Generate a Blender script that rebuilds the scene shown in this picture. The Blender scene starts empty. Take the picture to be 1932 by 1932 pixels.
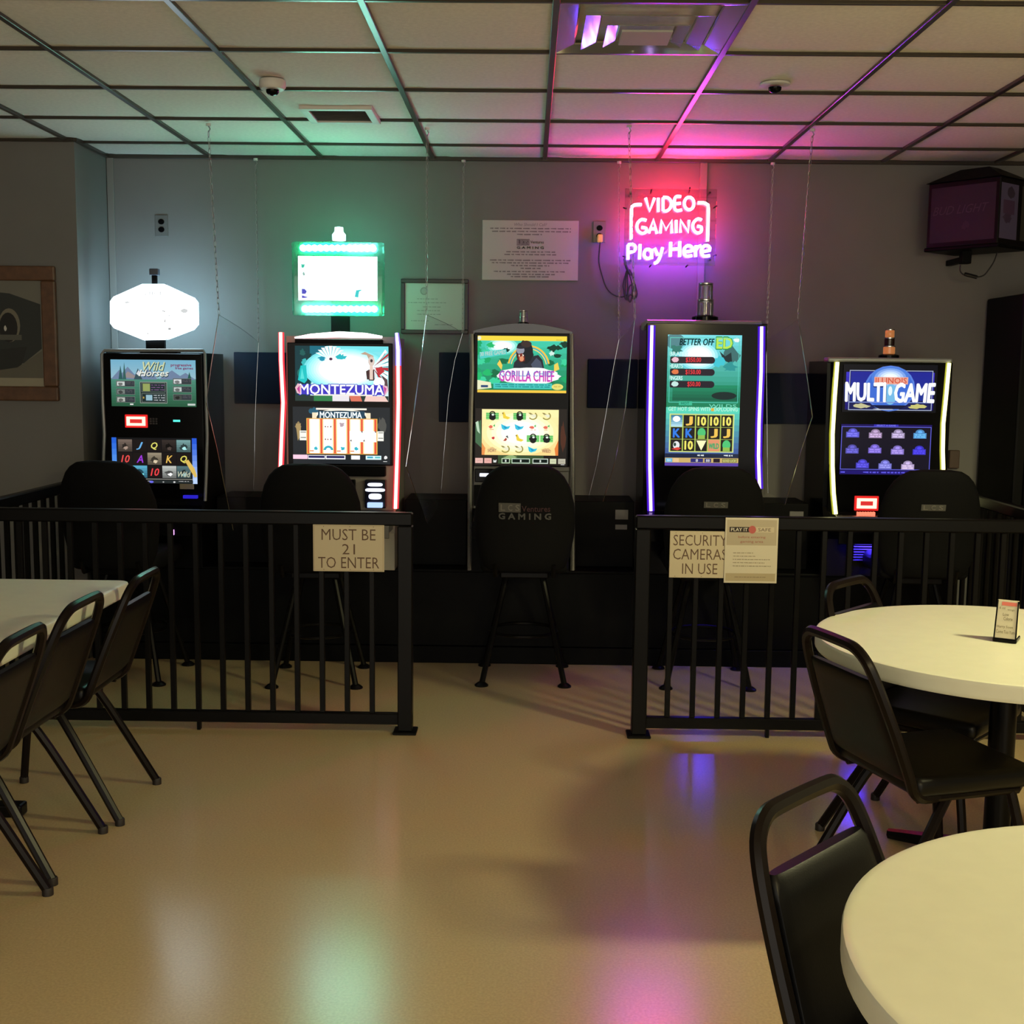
import bpy, bmesh, math, random
from mathutils import Vector, Matrix
random.seed(7)
S = bpy.context.scene
COL = S.collection
PI = math.pi

# ------------------------------------------------------------------ camera
HC = 1.55
F, PS, TH, RO = 2272.0, .0129, .1171, .0105
W_ = Vector((-math.sin(PS)*math.cos(TH), math.cos(PS)*math.cos(TH), -math.sin(TH)))
R0 = Vector((math.cos(PS), math.sin(PS), 0))
U0 = R0.cross(W_)
RV = R0*math.cos(RO) + U0*math.sin(RO)
UV = -R0*math.sin(RO) + U0*math.cos(RO)
CP = Vector((0, 0, HC))
cd = bpy.data.cameras.new('camera')
cam = bpy.data.objects.new('camera', cd); COL.objects.link(cam)
cam.matrix_world = Matrix(((RV.x, UV.x, -W_.x, CP.x), (RV.y, UV.y, -W_.y, CP.y), (RV.z, UV.z, -W_.z, CP.z), (0, 0, 0, 1)))
cd.sensor_fit = 'HORIZONTAL'; cd.sensor_width = 36.0; cd.lens = 36.0*F/1932
cd.clip_start = .02; cd.clip_end = 100
S.camera = cam

def at(x, y, Y):
    d = W_ + RV*((x-966)/F) + UV*((966-y)/F)
    return CP + d*(Y/d.y)

# ------------------------------------------------------------------ lamps of the place and added fill light
vs = S.view_settings
vs.view_transform = 'Standard'; vs.look = 'None'; vs.exposure = 0.0; vs.gamma = 1.0; vs.use_curve_mapping = False
wd = bpy.data.worlds.new('world'); S.world = wd; wd.use_nodes = True
bg = wd.node_tree.nodes['Background']
bg.inputs[0].default_value = (1.0, .93, .80, 1); bg.inputs[1].default_value = 1.95  # even warm fill added through the open rear for the unseen bar area
def lamp(name, kind, loc, energy, color, size, rot=(0, 0, 0)):
    d = bpy.data.lights.new(name, kind); d.energy = energy; d.color = color
    if kind == 'AREA':
        d.shape = 'DISK'; d.size = size
    else:
        d.shadow_soft_size = size
    o = bpy.data.objects.new(name, d); o.location = loc; o.rotation_euler = rot; COL.objects.link(o)
    return o
pl_ = lamp('pendant_bulb', 'SPOT', (2.55, 3.0, 2.2), 190, (1, .92, .48), .14)      # a shaded pendant: it throws its light downwards
pl_.data.spot_size = math.radians(168); pl_.data.spot_blend = .25
lamp('bar_bulb', 'POINT', (1.6, -0.9, 2.2), 92, (1, .82, .38), .12)
S.cycles.use_light_tree = False; S.cycles.max_bounces = 5; S.cycles.diffuse_bounces = 3; S.cycles.glossy_bounces = 2; S.cycles.transparent_max_bounces = 12
CEIL = 2.69; YW = 6.733; XL, XR, YB = -3.8, 3.8, -2.5

# ------------------------------------------------------------------ materials
def lin(c, k=1.0):
    return tuple(((v/255/12.92) if v/255 <= .04045 else ((v/255+.055)/1.055)**2.4)*k for v in c[:3])
MATS = {}
SOFT_EMIT = []
def mat(name, rgb, rough=.5, metal=0.0, noise=0.0, nscale=30.0, bump=0.0, bscale=200.0, spec=.5, emit=None, estr=0.0, coat=0.0):
    if name in MATS: return MATS[name]
    m = bpy.data.materials.new(name); m.use_nodes = True; MATS[name] = m
    nt = m.node_tree; b = nt.nodes['Principled BSDF']
    c = lin(rgb)
    b.inputs['Base Color'].default_value = (*c, 1)
    b.inputs['Roughness'].default_value = rough; b.inputs['Metallic'].default_value = metal
    b.inputs['Specular IOR Level'].default_value = spec
    b.inputs['Coat Weight'].default_value = coat
    tc = nt.nodes.new('ShaderNodeTexCoord')
    if noise:
        n = nt.nodes.new('ShaderNodeTexNoise'); n.inputs['Scale'].default_value = nscale; n.inputs['Detail'].default_value = 4
        r = nt.nodes.new('ShaderNodeValToRGB')
        r.color_ramp.elements[0].position = .3; r.color_ramp.elements[1].position = .7
        r.color_ramp.elements[0].color = (*[v*(1-noise) for v in c], 1)
        r.color_ramp.elements[1].color = (*[min(1, v*(1+noise)) for v in c], 1)
        nt.links.new(tc.outputs['Object'], n.inputs['Vector']); nt.links.new(n.outputs['Fac'], r.inputs['Fac'])
        nt.links.new(r.outputs['Color'], b.inputs['Base Color'])
    if bump:
        n2 = nt.nodes.new('ShaderNodeTexNoise'); n2.inputs['Scale'].default_value = bscale; n2.inputs['Detail'].default_value = 3
        bp = nt.nodes.new('ShaderNodeBump'); bp.inputs['Strength'].default_value = bump; bp.inputs['Distance'].default_value = .002
        nt.links.new(tc.outputs['Object'], n2.inputs['Vector']); nt.links.new(n2.outputs['Fac'], bp.inputs['Height'])
        nt.links.new(bp.outputs['Normal'], b.inputs['Normal'])
    if emit:
        b.inputs['Emission Color'].default_value = (*emit, 1); b.inputs['Emission Strength'].default_value = estr
    return m
def glow(name, rgb, k, sample=True):
    m = mat(name, (20, 20, 20), .4, emit=rgb, estr=k, spec=.2)
    m.cycles.emission_sampling = 'FRONT' if sample else 'NONE'
    return m
def printed(name, emissive, rough=.6):
    if name in MATS: return MATS[name]
    m = bpy.data.materials.new(name); m.use_nodes = True; MATS[name] = m
    nt = m.node_tree; b = nt.nodes['Principled BSDF']
    a = nt.nodes.new('ShaderNodeVertexColor'); a.layer_name = 'ink'
    b.inputs['Roughness'].default_value = rough
    if emissive:
        b.inputs['Base Color'].default_value = (.004, .004, .004, 1)
        nt.links.new(a.outputs['Color'], b.inputs['Emission Color']); b.inputs['Emission Strength'].default_value = 1.0
        b.inputs['Roughness'].default_value = .2; b.inputs['Specular IOR Level'].default_value = .1
        m.cycles.emission_sampling = 'NONE'
    else:
        nt.links.new(a.outputs['Color'], b.inputs['Base Color'])
    return m
def clear(name, tint, gloss_tint=(1, 1, 1), ior=1.49, rough=.02, haze=0.0, hazecol=(.5, .5, .5)):
    m = bpy.data.materials.new(name); m.use_nodes = True; MATS[name] = m
    nt = m.node_tree; nt.nodes.clear()
    o = nt.nodes.new('ShaderNodeOutputMaterial'); t = nt.nodes.new('ShaderNodeBsdfTransparent'); t.inputs[0].default_value = (*tint, 1)
    g = nt.nodes.new('ShaderNodeBsdfGlossy'); g.inputs['Color'].default_value = (*gloss_tint, 1); g.inputs['Roughness'].default_value = rough
    mx = nt.nodes.new('ShaderNodeMixShader')
    if ior > 1.2:
        f = nt.nodes.new('ShaderNodeFresnel'); f.inputs['IOR'].default_value = ior; nt.links.new(f.outputs[0], mx.inputs[0])
    else: mx.inputs[0].default_value = .05
    nt.links.new(t.outputs[0], mx.inputs[1]); nt.links.new(g.outputs[0], mx.inputs[2])
    last = mx
    if haze:
        d = nt.nodes.new('ShaderNodeBsdfDiffuse'); d.inputs[0].default_value = (*hazecol, 1)
        m2 = nt.nodes.new('ShaderNodeMixShader'); m2.inputs[0].default_value = haze
        nt.links.new(mx.outputs[0], m2.inputs[1]); nt.links.new(d.outputs[0], m2.inputs[2]); last = m2
    nt.links.new(last.outputs[0], o.inputs[0])
    return m

m_wall = mat('taupe_wall_paint', (110, 108, 105), .75, noise=.05, nscale=3, bump=.15, bscale=150)
m_floor = mat('speckled_vinyl_floor', (186, 165, 125), .22, noise=.10, nscale=140, bump=.02, bscale=30, spec=.45)
m_tile = mat('ceiling_tile_fibre', (222, 216, 204), .9, noise=.06, nscale=60, bump=.35, bscale=260)
m_bar = mat('ceiling_grid_metal', (62, 55, 48), .3, .3)
m_black = mat('black_cabinet_laminate', (11, 11, 12), .45, noise=.1, spec=.06)
m_blackgloss = mat('black_gloss_plastic', (8, 8, 10), .14, spec=.1)
m_fence = mat('black_powder_coated_metal', (13, 12, 12), .32, spec=.12)
m_vinyl = mat('black_vinyl', (9, 9, 11), .36, bump=.08, bscale=300, spec=.22)
m_fabric = mat('dark_upholstery', (15, 15, 16), .75, bump=.2, bscale=400, spec=.1)
m_tube = mat('dark_brown_enamel_tube', (19, 13, 11), .3, spec=.16)
m_rubber = mat('brown_rubber_foot', (28, 20, 17), .6)
m_table = mat('cream_laminate', (222, 222, 200), .4, spec=.25, noise=.02, nscale=20)
m_chrome = mat('brushed_chrome', (185, 185, 186), .2, .85)
m_silver = mat('silver_painted_trim', (138, 142, 144), .35, .25)
m_grey = mat('grey_machine_plastic', (92, 92, 90), .4)
m_lightgrey = mat('pale_machine_panel', (150, 146, 138), .45)
m_white = mat('white_plastic', (205, 202, 196), .45)
m_wood = mat('reddish_oak_frame', (92, 62, 40), .5, noise=.25, nscale=25, bump=.1)
m_darkframe = mat('dark_metal_frame', (38, 40, 38), .4)
m_navy = mat('navy_blue_fabric', (24, 32, 50), .8, spec=.1)
m_chain = mat('steel_chain', (150, 148, 145), .35, .8)
m_screen = printed('screen_image', True)
m_print = printed('printed_sheet', False)
m_pane = clear('clear_acrylic', (.97, .975, .98), ior=1.16, haze=.025, hazecol=(.3, .36, .48))
m_edge = mat('acrylic_edge', (215, 220, 225), .12, 1.0)
m_smoke = clear('smoky_acrylic', (.84, .78, .81), ior=1.1, haze=.05, hazecol=(.2, .12, .14))
m_candle = clear('clear_lamp_lens', (.72, .74, .76), rough=.08, haze=.12, hazecol=(.6, .6, .6))

# ------------------------------------------------------------------ mesh helpers
class MB:
    def __init__(s): s.v = []; s.f = []; s.smooth = False
    def add(s, vs, fs):
        b = len(s.v); s.v += [tuple(v) for v in vs]; s.f += [tuple(i+b for i in f) for f in fs]; return s
    def box(s, x0, x1, y0, y1, z0, z1):
        return s.add([(x0,y0,z0),(x1,y0,z0),(x1,y1,z0),(x0,y1,z0),(x0,y0,z1),(x1,y0,z1),(x1,y1,z1),(x0,y1,z1)],
                     [(0,3,2,1),(4,5,6,7),(0,1,5,4),(1,2,6,5),(2,3,7,6),(3,0,4,7)])
    def rbox(s, x0, x1, y0, y1, z0, z1, r=.005, seg=2):
        bm = bmesh.new(); bmesh.ops.create_cube(bm, size=1)
        for v in bm.verts:
            v.co = Vector(((x0+x1)/2+v.co.x*(x1-x0), (y0+y1)/2+v.co.y*(y1-y0), (z0+z1)/2+v.co.z*(z1-z0)))
        bmesh.ops.bevel(bm, geom=bm.edges[:], offset=r, segments=seg, affect='EDGES', profile=.5)
        bm.verts.index_update()
        s.add([v.co[:] for v in bm.verts], [[v.index for v in f.verts] for f in bm.faces]); bm.free(); return s
    def tube(s, pts, r, n=8, closed=False, cap=True, flat=1.0):
        P = [Vector(p) for p in pts]; m = len(P); T = []
        for i in range(m):
            a = P[i-1] if (i or closed) else P[i]; b = P[(i+1) % m] if (i < m-1 or closed) else P[i]
            T.append((b-a).normalized())
        ref = Vector((0, 0, 1)) if abs(T[0].z) < .9 else Vector((1, 0, 0))
        N = (ref - T[0]*ref.dot(T[0])).normalized(); vs = []
        for i in range(m):
            N = (N - T[i]*N.dot(T[i])).normalized(); B = T[i].cross(N)
            rr = r[i] if isinstance(r, (list, tuple)) else r
            for k in range(n):
                a = 2*PI*k/n; vs.append(P[i] + N*(math.cos(a)*rr) + B*(math.sin(a)*rr*flat))
        fs = []
        for i in range(m if closed else m-1):
            j = (i+1) % m
            for k in range(n):
                fs.append((i*n+k, i*n+(k+1) % n, j*n+(k+1) % n, j*n+k))
        if cap and not closed:
            fs.append(tuple(range(n-1, -1, -1))); fs.append(tuple((m-1)*n+k for k in range(n)))
        return s.add(vs, fs)
    def lathe(s, prof, c=(0, 0, 0), n=32):
        vs = []; fs = []; m = len(prof)
        for (r, z) in prof:
            for k in range(n):
                a = 2*PI*k/n; vs.append((c[0]+r*math.cos(a), c[1]+r*math.sin(a), c[2]+z))
        for i in range(m-1):
            for k in range(n):
                fs.append((i*n+k, i*n+(k+1) % n, (i+1)*n+(k+1) % n, (i+1)*n+k))
        fs.append(tuple(range(n-1, -1, -1))); fs.append(tuple((m-1)*n+k for k in range(n)))
        return s.add(vs, fs)
    def prism_y(s, poly, y0, y1):          # polygon in x,z extruded along y
        n = len(poly)
        return s.add([(x, y0, z) for x, z in poly]+[(x, y1, z) for x, z in poly],
                     [tuple(range(n)), tuple(range(2*n-1, n-1, -1))]+[(i, n+i, n+(i+1) % n, (i+1) % n) for i in range(n)])
    def prism_x(s, poly, x0, x1):          # polygon in y,z extruded along x
        n = len(poly)
        return s.add([(x0, y, z) for y, z in poly]+[(x1, y, z) for y, z in poly],
                     [tuple(range(n)), tuple(range(2*n-1, n-1, -1))]+[(i, n+i, n+(i+1) % n, (i+1) % n) for i in range(n)])
    def build(s, name, m, parent=None, smooth=False, origin=None):
        me = bpy.data.meshes.new(name)
        o0 = Vector((0, 0, 0))
        if parent is not None and origin is None: o0 = Vector(parent.get('_o', (0, 0, 0)))
        if origin is not None: o0 = Vector(origin)
        me.from_pydata([tuple(Vector(v)-o0) for v in s.v], [], s.f); me.update()
        bm = bmesh.new(); bm.from_mesh(me); bmesh.ops.recalc_face_normals(bm, faces=bm.faces[:]); bm.to_mesh(me); bm.free()
        if smooth:
            for p in me.polygons: p.use_smooth = True
            me.set_sharp_from_angle(angle=math.radians(40))
        me.materials.append(m)
        o = bpy.data.objects.new(name, me); COL.objects.link(o)
        if parent is not None: o.parent = parent
        elif origin is not None: o.location = o0
        return o

def tag(o, label, cat, group=None, kind=None):
    if label: o['label'] = label
    if cat: o['category'] = cat
    if group: o['group'] = group
    if kind: o['kind'] = kind
    return o
def thing(name, label, cat, loc, group=None, rotz=0.0, local=False):
    o = bpy.data.objects.new(name, None); COL.objects.link(o)
    o.location = loc; o.rotation_euler = (0, 0, rotz); o.empty_display_size = .05
    if not local: o['_o'] = tuple(loc)
    return tag(o, label, cat, group)
def struct(name, mb, m, origin=(0, 0, 0)):
    o = mb.build(name, m, origin=origin); o['kind'] = 'structure'; return o
def copy_tree(o, parent=None):
    c = o.copy(); COL.objects.link(c); c.parent = parent
    for ch in list(o.children): copy_tree(ch, c)
    return c

# ------------------------------------------------------------------ flat print (text and pictures)
_tc = {}
def text_mesh(t, bold=0.0, shear=0.0):
    k = (t, bold, shear)
    if k in _tc: return _tc[k]
    cu = bpy.data.curves.new('lettering', 'FONT'); cu.body = t; cu.resolution_u = 2; cu.offset = bold; cu.shear = shear
    ob = bpy.data.objects.new('lettering', cu); COL.objects.link(ob)
    dg = bpy.context.evaluated_depsgraph_get(); me = ob.evaluated_get(dg).to_mesh()
    vs = [v.co[:2] for v in me.vertices]; fs = [tuple(p.vertices) for p in me.polygons]
    ob.evaluated_get(dg).to_mesh_clear(); bpy.data.objects.remove(ob); bpy.data.curves.remove(cu)
    x0 = min(v[0] for v in vs); x1 = max(v[0] for v in vs); y0 = min(v[1] for v in vs); y1 = max(v[1] for v in vs)
    vs = [((x-x0)/(x1-x0), (y-y0)/(y1-y0)) for x, y in vs]
    _tc[k] = (vs, fs, (x1-x0)/(y1-y0)); return _tc[k]

class Art:
    """flat print on a sheet: u right, v down, both 0..1 over the sheet x0..x1, z0..z1, facing -y (or through a frame)"""
    def __init__(s, x0, x1, z0, z1, y, frame=None):
        s.r = (x0, x1, z0, z1); s.y = y; s.v = []; s.f = []; s.c = []; s.n = 0; s.frame = frame; s.step = .00006; s.clip = True
    def pt(s, u, v):
        if s.clip: u = min(1, max(0, u)); v = min(1, max(0, v))
        x0, x1, z0, z1 = s.r
        if s.frame: return s.frame(x0+(x1-x0)*u, s.y-s.n*s.step, z1+(z0-z1)*v)
        return (x0+(x1-x0)*u, s.y-s.n*s.step, z1+(z0-z1)*v)
    def poly(s, P, c, k=1.0, up=True):
        if up: s.n += 1
        b = len(s.v); s.v += [s.pt(u, v) for u, v in P]; s.f.append(tuple(range(b, b+len(P)))); s.c.append(lin(c, k)); return s
    def rect(s, a, b, c, d, col, k=1.0): return s.poly([(a, d), (c, d), (c, b), (a, b)], col, k)
    def grad(s, a, b, c, d, c0, c1, n=10, k=1.0):
        s.n += 1
        for i in range(n):
            t = i/max(1, n-1); col = [c0[j]*(1-t)+c1[j]*t for j in range(3)]
            y0 = b+(d-b)*i/n; y1 = b+(d-b)*(i+1)/n
            s.poly([(a, y1), (c, y1), (c, y0), (a, y0)], col, k, up=False)
        return s
    def ell(s, cx, cy, rx, ry, col, k=1.0, n=20): return s.poly([(cx+rx*math.cos(2*PI*i/n), cy+ry*math.sin(2*PI*i/n)) for i in range(n)], col, k)
    def blob(s, cx, cy, rx, ry, col, k=1.0, n=16, j=.3, seed=1):
        q = random.Random(seed)
        return s.poly([(cx+rx*(1-j*q.random())*math.cos(2*PI*i/n), cy+ry*(1-j*q.random())*math.sin(2*PI*i/n)) for i in range(n)], col, k)
    def soft(s, cx, cy, rx, ry, c0, c1, k0=1.0, k1=1.0, n=6, p=1.5):
        for i in range(n):
            t = i/(n-1); q = (1-t)**p
            s.ell(cx, cy, rx*(1-t*.75), ry*(1-t*.75), [c0[j]*(1-q)+c1[j]*q for j in range(3)], k0*(1-q)+k1*q, 28)
        return s
    def arc(s, cx, cy, rx, ry, t, a0, a1, col, k=1.0, n=16):
        s.n += 1
        for i in range(n):
            p = []
            for (aa, rr) in ((i, 1), (i+1, 1), (i+1, 1-t), (i, 1-t)):
                a = a0+(a1-a0)*aa/n; p.append((cx+rx*rr*math.cos(a), cy-ry*rr*math.sin(a)))
            s.poly(p, col, k, up=False)
        return s
    def frame_rect(s, a, b, c, d, t, col, k=1.0):
        x0, x1, z0, z1 = s.r; tv = t*(x1-x0)/(z1-z0)
        s.n += 1
        for q in ((a, b, c, b+tv), (a, d-tv, c, d), (a, b, a+t, d), (c-t, b, c, d)):
            s.poly([(q[0], q[3]), (q[2], q[3]), (q[2], q[1]), (q[0], q[1])], col, k, up=False)
        return s
    def text(s, t, a, b, c, d, col, k=1.0, bold=0.0, shear=0.0, rot=0.0, bend=0.0, taper=0.0):
        vs, fs, asp = text_mesh(t, min(bold, 0.0), shear); s.n += 1
        cx, cy = (a+c)/2, (b+d)/2
        x0, x1, z0, z1 = s.r; e = max(bold, 0)*(d-b)*.9; eu = e*abs((z1-z0)/(x1-x0))
        m = 0 if bold <= 0 else 4 if bold < .035 else 8
        for (du, dv) in [(0, 0)]+[(eu*math.cos(2*PI*i/m+.3), e*math.sin(2*PI*i/m+.3)) for i in range(m)]:
            B = len(s.v)
            for x, y in vs:
                hh = 1+taper*(abs(x-.5)*2)
                uu = a+(c-a)*x; vv = cy+(d-b)*(.5-y)*hh+bend*((x-.5)*2)**2
                if rot: vv += (uu-cx)*rot
                s.v.append(s.pt(uu+du, vv+dv))
            for f in fs: s.f.append(tuple(i+B for i in f)); s.c.append(lin(col, k))
        return s
    def lines(s, a, c, rows, h, col, seed=3, k=1.0):
        q = random.Random(seed)
        for v in rows:
            w0 = a; s.n += 1
            if isinstance(v, tuple): v, w0, e = v
            else: e = c
            while w0 < e-.01:
                w = min(e-w0, (.02+.06*q.random())*(1 if c-a > .5 else .8))
                s.poly([(w0, v+h*(.6+.4*q.random())), (w0+w, v+h), (w0+w, v), (w0, v+h*.15)], col, k, up=False)
                w0 += w+.012
        return s
    def build(s, name, parent, m=None):
        me = bpy.data.meshes.new(name); o0 = Vector(parent.get('_o', (0, 0, 0))) if parent is not None else Vector((0, 0, 0))
        if s.frame and parent is not None and not parent.get('_o'): o0 = Vector((0, 0, 0))
        me.from_pydata([tuple(Vector(v)-o0) for v in s.v], [], s.f); me.update()
        ca = me.color_attributes.new('ink', 'FLOAT_COLOR', 'CORNER')
        i = 0
        for p, c in zip(me.polygons, s.c):
            for _ in range(p.loop_total): ca.data[i].color = (*c, 1); i += 1
        me.materials.append(m or m_screen)
        o = bpy.data.objects.new(name, me); COL.objects.link(o); o.parent = parent; return o

def sub(o, parent):          # mark a part so that its children share the thing's origin
    if parent.get('_o') is not None: o['_o'] = tuple(parent['_o'])
    return o
def rect_px(x0, x1, y0, y1, Y):
    ym = (y0+y1)/2; xm = (x0+x1)/2
    return at(x0, ym, Y).x, at(x1, ym, Y).x, at(xm, y1, Y).z, at(xm, y0, Y).z

# ================================================================== SETTING
struct('floor', MB().box(XL, XR, YB, YW+.1, -.1, 0), m_floor)
struct('wall_back', MB().box(XL, XR, YW, YW+.12, 0, CEIL+.1), m_wall)
struct('wall_left', MB().box(XL-.12, XL, YB, YW+.12, 0, CEIL+.1), m_wall)
struct('wall_right', MB().box(XR, XR+.12, YB, YW+.12, 0, CEIL+.1), m_wall)
YJ = 6.262
struct('wall_left_projection', MB().box(XL, -2.325, YJ, YW, 0, CEIL+.02), m_wall)
# vertical wall battens
m_batten = mat('painted_batten', (120, 117, 112), .6)
struct('trim_1', MB().rbox(-2.322, -2.285, YW-.014, YW, 0.02, CEIL-.005, .003), m_batten)
struct('trim_2', MB().rbox(.915, .955, YW-.014, YW, 0.02, CEIL-.005, .003), m_batten)
m_base = mat('dark_vinyl_baseboard', (30, 28, 27), .5)
struct('baseboard_back', MB().rbox(-2.28, XR, YW-.012, YW, 0, .1, .003), m_base)
struct('baseboard_left', MB().rbox(XL, -2.325, YJ-.012, YJ, 0, .1, .003), m_base)
# ceiling: slab, tiles, grid bars
ceil = struct('ceiling', MB().box(XL, XR, YB, YW+.1, CEIL+.03, CEIL+.12), m_tile)
T = .6096; X0 = .0715; Y0 = 3.911
xs = [X0+c*T for c in range(-6, 7)]; ys = [Y0+r*T for r in range(-10, 5)]
xe = [XL]+[x for x in xs if XL < x < XR]+[XR]
ye = [YB]+[y for y in ys if YB < y < YW]+[YW]
def sag_tile(w, d):
    mb = MB(); n = 6; top = []; vs = []; fs = []
    for j in range(n+1):
        for i in range(n+1):
            u, v = i/n, j/n
            z = .004-.006*math.sin(PI*u)*math.sin(PI*v)
            if i in (0, n) or j in (0, n): z = .010
            vs.append((-w/2+w*u, -d/2+d*v, z))
    for j in range(n):
        for i in range(n):
            a = j*(n+1)+i; fs.append((a, a+n+1, a+n+2, a+1))
    return mb.add(vs, fs).box(-w/2, w/2, -d/2, d/2, .012, .024)
tile_mesh = {}
diffuser_cell = None
for i in range(len(xe)-1):
    for j in range(len(ye)-1):
        w = xe[i+1]-xe[i]-.006; d = ye[j+1]-ye[j]-.006
        if w < .03 or d < .03: continue
        cx = (xe[i]+xe[i+1])/2; cy = (ye[j]+ye[j+1])/2
        if abs(xe[i]-X0) < .01 and abs(ye[j]-Y0) < .01:
            diffuser_cell = (xe[i], xe[i+1], ye[j], ye[j+1]); continue
        if ye[j] < 1.2 and False: continue
        k = (round(w, 3), round(d, 3))
        if k not in tile_mesh:
            t0 = sag_tile(w, d).build('ceiling_tile', m_tile, smooth=False); tile_mesh[k] = t0.data
            for p in t0.data.polygons[:36]: p.use_smooth = True
        else:
            t0 = bpy.data.objects.new('ceiling_tile', tile_mesh[k]); COL.objects.link(t0)
        t0.parent = ceil; t0.location = (cx, cy, CEIL)
for x in xs:
    if XL < x < XR: MB().rbox(x-.012, x+.012, YB, YW, CEIL-.004, CEIL+.012, .002, 1).build('grid_bar', m_bar, ceil)
for y in ys:
    if YB < y < YW: MB().rbox(XL, XR, y-.009, y+.009, CEIL-.002, CEIL+.012, .0015, 1).build('grid_bar', m_bar, ceil)
MB().rbox(-2.325, XR, YW-.02, YW, CEIL-.012, CEIL+.012, .002, 1).build('edge_angle', m_bar, ceil)
MB().rbox(XL, -2.325, YJ-.02, YJ, CEIL-.012, CEIL+.012, .002, 1).build('edge_angle', m_bar, ceil)
MB().rbox(-2.325, -2.305, YJ-.02, YW, CEIL-.012, CEIL+.012, .002, 1).build('edge_angle', m_bar, ceil)

# ================================================================== CEILING THINGS
def air_diffuser():
    xa, xb, ya, yb = diffuser_cell
    cx, cy = (xa+xb)/2, (ya+yb)/2
    t = thing('air_diffuser', 'large square ceiling air diffuser of stepped white metal rings catching the red neon', 'air vent', (cx, cy, CEIL))
    mm = mat('glossy_white_sheet_metal', (190, 188, 184), .09, .6)
    def ring(h0, h1, z0, z1, th=.006):
        vs = []; fs = []
        for (h, z) in ((h0, z0), (h1, z1), (h1-th, z1+.004), (h0-th, z0+.006)):
            vs += [(cx-h, cy-h, z), (cx+h, cy-h, z), (cx+h, cy+h, z), (cx-h, cy+h, z)]
        for a in range(4):
            b = (a+1) % 4
            for k in range(4): fs.append((a*4+k, a*4+(k+1) % 4, b*4+(k+1) % 4, b*4+k))
        return MB().add(vs, fs)
    dark = mat('dark_duct', (20, 19, 18), .8)
    MB().box(cx-.29, cx+.29, cy-.29, cy+.29, CEIL+.06, CEIL+.07).build('duct_back', dark, t)
    for h0, h1, z0, z1 in ((.297, .232, -.002, .013), (.208, .158, -.012, .0), (.134, .096, -.022, -.012)):
        ring(h0, h1, CEIL+z0, CEIL+z1).build('louvre_ring', mm, t)
    MB().rbox(cx-.085, cx+.085, cy-.085, cy+.085, CEIL-.028, CEIL-.020, .003).build('centre_plate', mat('matte_white_metal', (170, 168, 164), .7, spec=.1), t)
air_diffuser()
p0 = Vector((0, 0, 0))
def ceil_pt(x, y, z=CEIL):
    d = W_ + RV*((x-966)/F) + UV*((966-y)/F); return CP + d*((z-HC)/d.z)
# small square vent
c = ceil_pt(643, 214); t = thing('ceiling_vent', 'small square louvred vent in the ceiling above the green lit sign', 'air vent', (c.x, c.y, CEIL))
MB().rbox(c.x-.16, c.x+.16, c.y-.16, c.y-.125, CEIL-.016, CEIL+.004, .003).build('frame_edge', m_white, t)
MB().rbox(c.x-.16, c.x+.16, c.y+.125, c.y+.16, CEIL-.016, CEIL+.004, .003).build('frame_edge', m_white, t)
MB().rbox(c.x-.16, c.x-.125, c.y-.125, c.y+.125, CEIL-.016, CEIL+.004, .003).build('frame_edge', m_white, t)
MB().rbox(c.x+.125, c.x+.16, c.y-.125, c.y+.125, CEIL-.016, CEIL+.004, .003).build('frame_edge', m_white, t)
for k in range(9):
    y = c.y-.11+k*.0275
    MB().add([(c.x-.125, y, CEIL-.010), (c.x+.125, y, CEIL-.010), (c.x+.125, y+.02, CEIL-.002), (c.x-.125, y+.02, CEIL-.002),
              (c.x-.125, y, CEIL-.008), (c.x+.125, y, CEIL-.008), (c.x+.125, y+.02, CEIL), (c.x-.125, y+.02, CEIL)],
             [(0, 1, 2, 3), (7, 6, 5, 4), (0, 4, 5, 1), (1, 5, 6, 2), (2, 6, 7, 3), (3, 7, 4, 0)]).build('slat', m_grey, t)
# dome cameras
def dome(px, py, label, flush=False):
    c = ceil_pt(px, py-8, CEIL-.03); t = thing('dome_camera', label, 'camera', (c.x, c.y, CEIL), 'ceiling dome cameras')
    MB().lathe([(.058, -.004), (.06, -.008), (.058, -.012), (.05, -.014), (.03, -.014)] if flush else [(.05, -.004), (.053, -.012), (.053, -.03), (.046, -.04), (.03, -.042)], (c.x, c.y, CEIL), 24).build('housing', m_white, t, True)
    MB().lathe([(.026, -.05), (.025, -.06), (.018, -.068), (.006, -.072)], (c.x, c.y, CEIL+(.03 if flush else .008)), 20).build('lens_dome', m_blackgloss, t, True)
dome(514, 172, 'white dome camera on the ceiling left of the small vent')
dome(1462, 178, 'white dome camera on the ceiling right of the large air diffuser', True)

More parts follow.
